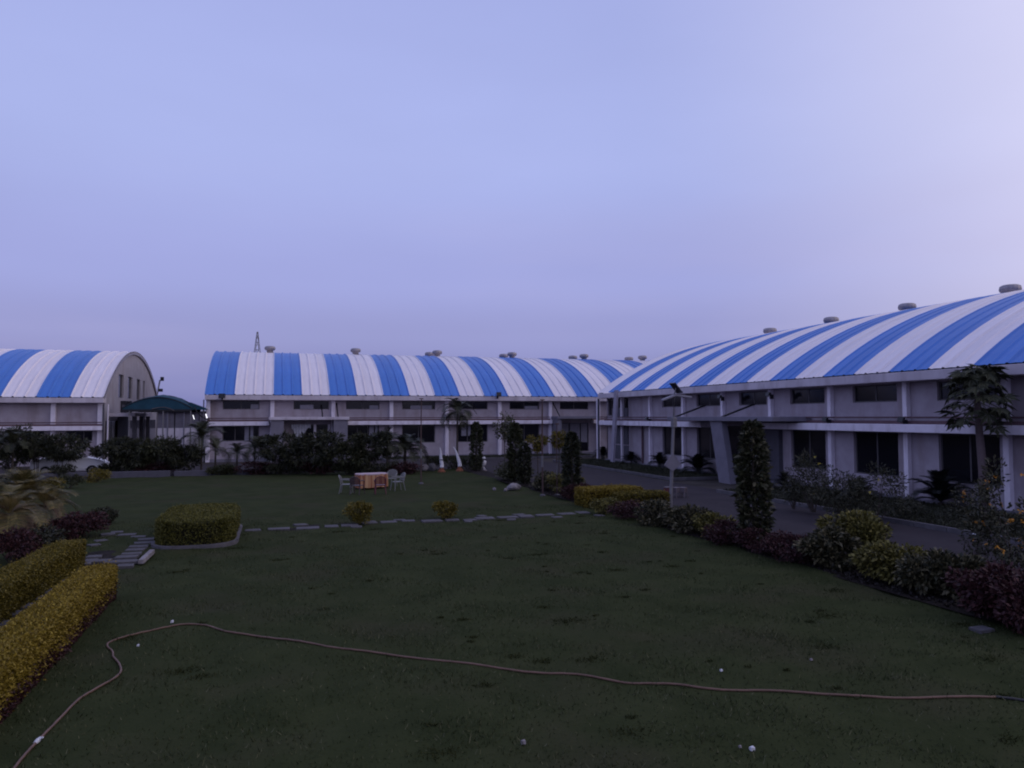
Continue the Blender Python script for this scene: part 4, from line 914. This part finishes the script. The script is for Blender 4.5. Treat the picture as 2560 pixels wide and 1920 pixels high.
p = at(93, 1867); p.z = lawn_z(p.x, p.y)+.024; q = at(105, 1855); q.z = lawn_z(q.x, q.y)+.024; d = (q-p).normalized()
MB().tube([p-d*.06-inv, p-d*.02-inv, p+d*.03-inv, p+d*.07-inv], [.018, .024, .024, .018], 8).tube([p+d*.02-inv, p+d*.02+Vector((.05, -.01, .03))-inv], [.014, .01], 6).build('joint', M['litter'], t)

# stepping-stone path across the lawn and the paved corner
def slab_path(name, items, under):
    o = tag(under, None, None, None, 'structure'); r = rg()
    for (x, y, w, d, a) in items:
        s_ = MB(); j = lambda v: v+r.uniform(-.05, .05)*.6
        z1 = .052+r.uniform(-.008, .008)
        c = [(j(-w/2), j(-d/2)), (j(w/2), j(-d/2)), (j(w/2), j(d/2)), (j(-w/2), j(d/2))]
        s_.hexa([(p_[0], p_[1], -.02) for p_ in c]+[(p_[0]*.98, p_[1]*.98, z1) for p_ in c]).build('stone_slab', M['stone'], o, False, (x, y, 0), .012).rotation_euler.z = a
r = random.Random(4)
it = []; x = -1.5
while x < 11.1:
    w = r.uniform(.42, .75); it.append((x+w/2, 24.72+r.uniform(-.26, .30), w, r.uniform(.34, .5), r.uniform(-.06, .06)))
    if r.random() < .55: it.append((x+w/2+r.uniform(-.3, .3), 24.72+r.choice((-1, 1))*r.uniform(.5, .62), r.uniform(.25, .45), r.uniform(.22, .36), r.uniform(-.2, .2)))
    x += w+r.uniform(.06, .22)
slab_path('p', it, MB().quad((-1.6, 24.05, .0), (11.2, 24.05, .0), (11.2, 25.4, .0), (-1.6, 25.4, .0)).build('stepping_stone_path', M['soil']))
it = []
for (px, py, w, d, a) in ((270, 1336, .7, .45, .3), (292, 1331, .5, .4, .1), (318, 1337, .8, .4, 0), (345, 1342, .7, .4, -.1), (366, 1349, .75, .4, .1), (358, 1358, .8, .4, .1), (346, 1367, .85, .4, .05), (338, 1375, .8, .42, 0), (328, 1384, .8, .4, .05), (318, 1393, .85, .42, 0), (310, 1404, 1.0, .42, 0), (285, 1404, .8, .4, 0), (252, 1402, .75, .4, 0), (222, 1402, .7, .4, 0), (205, 1410, .6, .4, .2), (312, 1415, .6, .4, .0), (195, 1424, .6, .4, .1), (236, 1392, .6, .36, .1), (132, 1478, .75, .45, .3), (108, 1494, .7, .4, .1), (86, 1514, .8, .45, .2), (60, 1532, .7, .42, 0), (38, 1556, .8, .42, .1), (10, 1578, .8, .42, 0), (168, 1450, .6, .4, .2), (252, 1352, .5, .35, .4), (236, 1362, .5, .35, .5)):
    p = at(px, py, .03); it.append((p.x, p.y, w*.62, d*.8, a))
a_, b_, c_, d_ = at(-40, 1620), at(150, 1440), at(390, 1340), at(330, 1418)
slab_path('p', it, MB().quad(at(-60, 1600, .006), at(250, 1400, .006), at(170, 1390, .006), at(-60, 1520, .006)).quad(at(190, 1424, .004), at(322, 1420, .004), at(392, 1343, .004), at(262, 1330, .004)).build('paved_path', M['soil']))
p, q = at(352, 1408, .02), at(380, 1382, .02); dd = q-p; tag(MB().hexa([(0, -.07, -.02), (dd.length, -.07, -.02), (dd.length, .07, -.02), (0, .07, -.02), (0, -.06, .09), (dd.length, -.06, .09), (dd.length, .06, .09), (0, .06, .09)]).build('kerb_stone', M['rock'], None, False, p, .012), 'pale kerb stone lying at the corner of the clipped box hedge', 'kerb stone').rotation_euler.z = math.atan2(dd.y, dd.x)

# ================================================================== PLANTS
# clipped box hedge with its kerb
pf = at(379, 1376); hw_, hd_ = 2.05, 4.1
hb = hedge('box_hedge', 'large clipped block of green hedge beside the paved path', (pf.x+hw_/2, pf.y+hd_/2, 0), 0, hw_, hd_, .74, L['box'], 2000, .052, .030, None, .03, None, 'hedge', .8)
kb = MB(); ring = []
for (qx, qy, a0) in ((1, 1, 0), (-1, 1, 90), (-1, -1, 180), (1, -1, 270)):
    for k in range(6): an = R(a0+18*k); ring.append((qx*(hw_/2-.7)+math.cos(an)*.82, qy*(hd_/2-.7)+math.sin(an)*.82, math.cos(an), math.sin(an)))
for (x, y, c, s_), (x2, y2, c2, s2) in zip(ring, ring[1:]+ring[:1]):
    kb.hexa([(x-c*.1, y-s_*.1, -.03), (x, y, -.03), (x2, y2, -.03), (x2-c2*.1, y2-s2*.1, -.03), (x-c*.1, y-s_*.1, .09), (x, y, .09), (x2, y2, .09), (x2-c2*.1, y2-s2*.1, .09)])
kb.build('kerb', M['kerb'], hb)
# golden hedges: run along Y on either side of the left path
def along(pa, pb, h, wdt, side): 
    a, b = at(*pa, h), at(*pb, h); a = a-(b-a)*.45; d = (b-a); d.z = 0; n = Vector((-d.y, d.x, 0)).normalized()*side
    c = (a+b)/2+n*wdt/2; return (c.x, c.y, 0), math.atan2(d.y, d.x), d.length
loc, rz, ln = along((-60, 1612), (206, 1414), .68, .62, -1)
hedge('golden_hedge', 'golden clipped hedge along the lawn edge, in front of the paved path', loc, rz, ln, .62, .68, L['gold'], 4200, .040, .026, 'golden hedges by the path', .04, L['burg'])
loc, rz, ln = along((-60, 1450), (144, 1349), .68, .62, -1)
hedge('golden_hedge', 'golden clipped hedge beyond the paved path, beside burgundy shrubs', loc, rz, ln, .62, .68, L['goldg'], 3600, .042, .027, 'golden hedges by the path', .05)
# yellow hedge by the road
p = at(1540, 1268); hedge('yellow_hedge', 'short clipped yellow hedge at the road edge beside a dark column', (12.75, p.y+.55, .0), 0, 2.5, 1.15, .74, L['gold'], 1500, .07, .04, None, .05, L['goldg'])
p = at(1590, 1262); hedge('yellow_hedge', 'low clipped yellow-green hedge strip at the road, behind burgundy leaves', (13.4, p.y-1.35, .0), 0, 2.1, .8, .66, L['goldg'], 1300, .07, .04, None, .05, L['burg'])
# two round bushes on the stone path
shrub('round_bush', 'olive bush growing on the stepping stones below the table', TZ(at(900, 1310)), 1.05, .80, L['goldg'], 2200, .08, .04, 18, .34)
shrub('round_bush', 'smaller yellow-green bush on the stepping stones, right of the olive one', TZ(at(1112, 1297)), 1.10, .62, L['goldg'], 2000, .075, .04, 16, .36)
# left garden corner
pal = [frond_mesh('frond', 1.25, L['palmg'], 26, .30, .020, .75, 1.25), frond_mesh('frond', 1.25, L['palmg'], 26, .28, .020, .95, 1.25)]; dry = [frond_mesh('frond', 1.15, L['palmdry'], 28, .30, .018, 1.1, .7)]
rosette('areca_palm', 'golden leafy palm clump in the corner behind the burgundy shrubs', at(58, 1318), [pal[0], pal[1], pal[0]], 44, .85, .07, 1.15, 'palm', None, -.55, 1.25)
rosette('areca_palm', 'dry brown drooping palm clump at the end of the golden hedge', at(22, 1360), dry+[pal[1], pal[0]], 34, .85, .07, 1.05, 'palm', None, -.85, .8)
rosette('areca_palm', 'brownish palm with one drooping frond over the lawn corner', at(112, 1320), dry+pal, 26, .70, .06, .95, 'palm', None, -.8, .8)
for (px, py, w, h, lm, n, lab) in ((205, 1342, 1.5, .78, 'burg', 2200, 'rounded burgundy shrub beside the paved corner path'), (150, 1352, 1.2, .72, 'burg', 1800, 'dark burgundy shrub under the palms, left of the rounded one'), (258, 1312, .9, .55, 'feather', 900, 'small grey-green shrub at the lawn corner behind burgundy leaves'), (95, 1385, 1.5, .8, 'feather', 1800, 'grey-green shrub between the palms and the golden hedge'), (30, 1405, 1.4, .85, 'burg', 1700, 'dark burgundy shrub at the left end of the golden hedge'), (130, 1236, 1.6, .75, 'goldg', 1500, 'olive yellow shrub in front of the parked car'), (236, 1206, 1.6, .72, 'goldg', 1500, 'orange-tinted shrub just right of the parked car bonnet'), (170, 1222, 1.5, .7, 'mid', 1200, 'low dark green shrub between the olive and orange-tinted shrubs'), (160, 1196, 1.5, .95, 'dark', 1500, 'dark shrub hiding the middle of the parked car'), (40, 1250, 2.0, 1.3, 'mid', 1800, 'dark green shrub behind the golden palm clump'), (60, 1610, 1.0, .5, 'burg', 1300, 'low burgundy plants between the two golden hedges')):
    if py == 1610: px, py = 70, 1470
    shrub('garden_shrub', lab, at(px, py), w, h, L[lm], n, .10, .05, 16, .36, 'shrubs in the left garden corner')
# dark trees in front of the halls
rowt = [(18, 1196, 1062, 3.0, 'dark', 'dark spreading tree at the far left, before the striped hall wall'), (92, 1194, 1076, 2.6, 'dark', 'dark tree before the canopy band of the arched hall'), (150, 1192, 1088, 2.9, 'dark', 'dark leaning tree standing right over the parked white car'),
        (292, 1186, 1096, 2.4, 'dark', 'dark tree at the corner pillar of the arched hall'), (345, 1187, 1102, 2.2, 'dark', 'dark low tree under the left edge of the teal canopy'), (398, 1186, 1092, 2.3, 'mid', 'dark tree under the middle of the teal canopy'), (452, 1186, 1104, 2.1, 'dark', 'dark tree before the pale lower wall of the grey shed'), 
        (692, 1186, 1086, 2.3, 'dark', 'dark tree in front of the first porch fin'), (748, 1187, 1092, 2.2, 'dark', 'dark tree below the hanging entrance curtain'), (806, 1187, 1080, 2.4, 'dark', 'dark bushy tree before the porch posts'), (868, 1187, 1094, 2.2, 'mid', 'dark green tree right of the first porch'), (922, 1186, 1076, 2.3, 'dark', 'dark tree before the third lower window')]
for i, (px, py, yt, w, lm, lab) in enumerate(rowt):
    p = at(px, py); p.z = 0; h = atY(px, yt, p.y).z
    tree('garden_tree', lab, p, h*1.04, w*1.32, 1.0 if i in (1, 2) else (.35, .6, .2, .75)[i % 4], L[lm], 2500, .27, .07, 40, .17, .028, 'dark trees along the back of the lawn', 2 + i % 2)
# low planting under the trees, in separate bushes
for i, (px, w, lm, lab) in enumerate(((300, 2.6, 'dark', 'low dark bush below the tree at the hall corner'), (385, 2.4, 'burg', 'low reddish bush under the teal canopy trees'), (560, 1.6, 'mid', 'low green bush against the low wall before the first lower window'), (640, 2.2, 'burg', 'low reddish bush left of the porch trees'), (720, 2.6, 'feather', 'low greyish bush in the porch shade, among slim trunks'), (800, 2.4, 'burg', 'low reddish bush right of the porch shade'), (880, 2.2, 'dark', 'low dark bush under the tree right of the porch'), (950, 2.2, 'feather', 'low grey bush left of the thin lawn pole'), (1010, 2.0, 'burg', 'low reddish bush behind the thin lawn pole'))):
    shrub('low_bush', lab, at(px, 1187), w*1.35, .78, L[lm], 1700, .14, .07, 16, .36, 'low bushes under the dark trees', 1.3)
# dark arching palm, tall drooping palm
dk = [frond_mesh('frond', 1.9, L['dark'], 26, .42, .045, .85, 1.2), frond_mesh('frond', 1.9, L['dark'], 26, .40, .045, 1.05, 1.15)]
p = at(1012, 1180); rosette('arching_palm', 'dark palm with arching fronds between the lawn pole and the hall', p, dk, 26, 1.35, .10, 1.05, 'palm', None, -.5, .8)
p = at(1143, 1168); p.z = 0; rosette('drooping_palm', 'slim tall palm with drooping fronds behind the curved tusk', p, dk, 24, atY(1150, 1030, p.y).z, .07, .92, 'palm', None, -1.15, .95)
md = [frond_mesh('frond', 1.35, L['dark'], 22, .34, .035, .8, 1.2), frond_mesh('frond', 1.35, L['mid'], 22, .32, .035, 1.0, 1.1)]
for (px, py, yt, sc, cnt, lab) in ((503, 1184, 1096, 1.25, 20, 'tall narrow palm at the end pillar of the middle hall'), (538, 1182, 1125, .8, 12, 'young palm beside the end pillar palm'), (592, 1182, 1135, .85, 16, 'small palm before the first lower window'), (636, 1184, 1124, .95, 18, 'small palm left of the first porch'), (968, 1185, 1112, 1.1, 20, 'low palm left of the dark arching palm'), (30, 1200, 1110, 1.1, 16, 'dark palm at the far left among the spreading trees')):
    p = at(px, py); p.z = 0; rosette('garden_palm', lab, p, md, cnt, max(.3, atY(px, yt, p.y).z), .06, sc, 'palm', 'small palms along the back of the lawn', -.7, 1.2)
# hedge behind the tusks
shrub('low_bush', 'rounded green bush directly behind the curved tusk', at(1128, 1174), 1.9, 1.0, L['mid'], 1500, .12, .06, 14, .36, 'bushes behind the sculptures'); shrub('low_bush', 'rounded dark bush between curved tusk and columnar tree', at(1170, 1173), 1.8, 1.0, L['dark'], 1500, .12, .06, 14, .36, 'bushes behind the sculptures'); shrub('low_bush', 'small dark bush behind the straight tusk', at(1085, 1175), 1.5, .85, L['dark'], 1100, .12, .06, 12, .36, 'bushes behind the sculptures')
# clipped columns
def col_at(px, py, yt, wpx, lm, lab, n=4200, leaf=.11, z0=.1):
    p = at(px, py); h = atY(px, yt, p.y).z; d = (p-CAM).dot(FWD); p.z = 0
    column('columnar_tree', lab, p, h, wpx*d/F_PX, L[lm], n, leaf, leaf*.5, 'clipped columnar trees', z0)
col_at(1191, 1178, 1056, 24, 'mid', 'dark columnar tree behind the small white figure', 3200, .16)
col_at(1288, 1204, 1058, 30, 'mid', 'tall slim columnar tree with a shorter one against it', 4200, .15)
col_at(1311, 1212, 1108, 26, 'dark', 'shorter columnar tree against the tall slim one', 2800, .14)
col_at(1430, 1246, 1082, 38, 'dark', 'thick dark clipped column beside the yellow hedge', 5200, .13)
col_at(1886, 1372, 1056, 60, 'column', 'big leafy column growing out of the burgundy bushes by the road', 4200, .17, .12)
# slim trees with yellowish crowns in front of the corner doorway
for (px, py, yt, w, lab) in ((1262, 1190, 1030, 1.7, 'slender light-leaved tree behind the tall columnar tree'), (1345, 1186, 1080, 1.3, 'slender yellowish tree left of the rusty pole by the doorway'), (1398, 1184, 1078, 1.4, 'slender yellowish tree before the corner doorway')):
    p = at(px, py); p.z = 0; h = atY(px, yt, p.y).z
    tree('slender_tree', lab, p, h, w, h*.55, L['light'] if px == 1262 else L['goldg'], 900, .17, .07, 10, .4, .035, 'slender young trees')
# row of bushes along the road, lawn side
for (px, py, w, h, lm, n, lf, lab) in ((1262, 1203, 1.9, 1.0, 'light', 1500, .12, 'pale green bush at the head of the road-side row'), (1352, 1226, 1.5, .80, 'croton', 1500, .12, 'speckled bush left of the rusty pole footing'), (1392, 1234, 1.5, .85, 'crotony', 1500, .12, 'yellowish bush between rusty pole and thick column'), (1432, 1252, 1.15, .7, 'burg', 1300, .09, 'burgundy bush round the foot of the thick column'), (1500, 1286, 1.0, .55, 'crotony', 1100, .09, 'low olive bush at the lawn corner of the yellow hedge'), (1566, 1300, 1.3, .62, 'burg', 1700, .08, 'burgundy bush in front of the yellow-green hedge strip'),
        (1632, 1318, 1.2, .72, 'croton', 1900, .12, 'speckled croton bush left of the lamp post foot'), (1712, 1336, 1.3, .74, 'croton', 2100, .12, 'speckled croton bush right of the lamp post foot'), (1770, 1346, 1.0, .68, 'crotony', 1600, .11, 'yellow-green croton next to the first burgundy mound'), (1800, 1366, 1.15, .62, 'burg', 2200, .075, 'burgundy mound left of the big leafy column'), (1878, 1388, 1.15, .60, 'burg', 2200, .075, 'burgundy mound at the foot of the big leafy column'), (1962, 1410, 1.2, .66, 'burg', 2400, .075, 'burgundy mound right of the big leafy column'),
        (2062, 1428, 1.15, .86, 'croton', 2600, .12, 'dark speckled croton beside the last burgundy mound'), (2120, 1416, 1.35, 1.22, 'crotony', 3200, .12, 'tall yellow-green croton, biggest of the row'), (2212, 1462, 1.15, .86, 'crotony', 2800, .11, 'golden olive croton in front of the tallest one'), (2312, 1490, 1.05, .80, 'croton', 2600, .12, 'large-leaved variegated croton between golden croton and burgundy bush'), (2390, 1505, .95, .80, 'croton', 2200, .13, 'pale-leaved croton touching the large burgundy bush'), (2485, 1560, 1.15, .95, 'burg', 3400, .10, 'large burgundy bush above the loose stone slab'), (2590, 1600, 1.2, .9, 'burg', 2600, .10, 'burgundy bush at the end of the hose')):
    q = at(px, py); q.x += w*.26; q.y += w*.10; shrub('border_shrub', lab, q, w*1.30, h*1.08, L[lm], int(n*1.35), lf, lf*.5, 22, .34, 'bushes along the road side of the lawn', w*1.35)
# flowering shrub at the right and feathery shrubs on the verge
p = at(2548, 1475); shrub('flowering_shrub', 'tall sparse shrub with orange flowers at the right end of the border', p, 2.3, 2.75, L['feather'], 2600, .11, .045, 26, .24, None, 1.6, 'shrub', (L['flower'], 26, .07))
p = at(2440, 1400); shrub('flowering_shrub', 'lower sparse shrub with orange flowers before the papaya trunk', p, 1.5, 2.2, L['feather'], 1100, .10, .04, 16, .24, None, 1.2, 'shrub', (L['flower'], 12, .065))
for (px, py, w, h, n, ex_, lab) in ((2035, 1278, 1.8, 2.2, 2000, (L['yflower'], 3, .07), 'feathery grey-green shrub with a few yellow flowers beside the porch'), (2110, 1296, 2.2, 1.6, 2100, None, 'wide feathery grey-green shrub before the first tall window'), (2190, 1300, 2.0, 1.85, 1900, (L['yflower'], 2, .06), 'feathery shrub before the pillar left of the big cycad'), (1985, 1270, 1.3, 1.2, 900, None, 'small dark feathery shrub at the porch corner'), (2262, 1290, 1.2, .75, 700, None, 'spiky low shrub at the foot of a white pillar')):
    shrub('feathery_shrub', lab, at(px, py, .1), w, h, L['feather'], n, .13, .035, 16, .34, 'feathery shrubs on the verge', None, 'shrub', ex_)
# cycads
cyf = [frond_mesh('frond', 1.0, L['cycad'], 30, .17, .022, .62, 1.1), frond_mesh('frond', 1.0, L['cycad'], 30, .16, .022, .8, 1.05)]
for (px, py, s_, lab) in ((1508, 1146, .95, 'cycad at the far end of the verge beside the leaning pylon'), (1578, 1160, .85, 'cycad in front of the dark shutter panels'), (1650, 1168, .92, 'cycad right of the maroon wall pipe'), (1746, 1184, 1.25, 'broad cycad left of the leaning porch fin'), (2150, 1246, .85, 'cycad half hidden by feathery shrubs'), (2352, 1264, 1.3, 'big cycad below the window beside the papaya'), (1962, 1225, .7, 'small cycad in the shade right of the porch')):
    rosette('cycad', lab, at(px, py, .1), cyf, 34, .18, .12, s_*1.22, 'cycad', 'cycads along the hall', -.35, 1.15)
# papaya tree
def papaya():
    p = at(2462, 1285, .1); t = empty('papaya_tree', p, 0, 'papaya tree with drooping lobed leaves on the verge', 'tree'); r = rg(); top = atY(2442, 985, p.y)-p
    MB().tube([(0, 0, -.1), (-.02, 0, top.z*.35), (top.x*.7, 0, top.z*.7), (top.x, 0, top.z), (top.x, 0, top.z+.35)], [.17, .145, .12, .10, .05], 12).build('trunk', M['barkp'], t, True)
    V = []; Fc = []
    for k in range(7):                       # lobed hand-shaped leaf in the XY plane, petiole end at the origin
        a = (k-3)*.62; l_ = .46*(1-.08*abs(k-3)); d = np.array([math.cos(a), math.sin(a), 0]); s_ = np.array([-math.sin(a), math.cos(a), 0]); n = len(V)
        pts = [(0, 0, 0), (.35, .10, .012), (.55, .17, -.02), (.68, .07, -.05), (1, 0, -.17), (.68, -.07, -.05), (.55, -.17, -.02), (.35, -.10, .012)]
        for (u, v, z) in pts: V.append(tuple(d*l_*u+s_*l_*v+np.array([0, 0, z*l_*1.3])))
        Fc += [(n, n+1, n+4, n+7), (n+1, n+2, n+3, n+4), (n+4, n+5, n+6, n+7)]
    me = bpy.data.meshes.new('leaf'); me.from_pydata(V, [], Fc); me.materials.append(L['papaya']); me.update()
    for i in range(64):
        az = i*2.39996; k = i/63; el = -.75+1.95*k + r.normal(0, .12); ln = .90*(1-.22*k)*r.uniform(.85, 1.15)
        base = Vector((top.x, 0, top.z-.30+.70*k)); d = Vector((math.cos(az)*math.cos(el), math.sin(az)*math.cos(el), math.sin(el)))
        tip = base+d*ln+Vector((0, 0, -.10*ln)); lf = link('leaf', me, t, tip)
        lf.rotation_euler = (r.normal(0, .3), .75+r.normal(0, .35)-.4*k, az); s_ = r.uniform(.95, 1.3); lf.scale = (s_,)*3
        MB().tube([base-tip, (base-tip)*.45+Vector((0, 0, .05)), (0, 0, 0)], [.014, .011, .008], 5).build('petiole', L['light'], lf).matrix_parent_inverse = Matrix.Identity(4)
        pt = lf.children[0]; pt.matrix_local = (Matrix.LocRotScale(None, lf.rotation_euler, lf.scale)).inverted()
papaya()
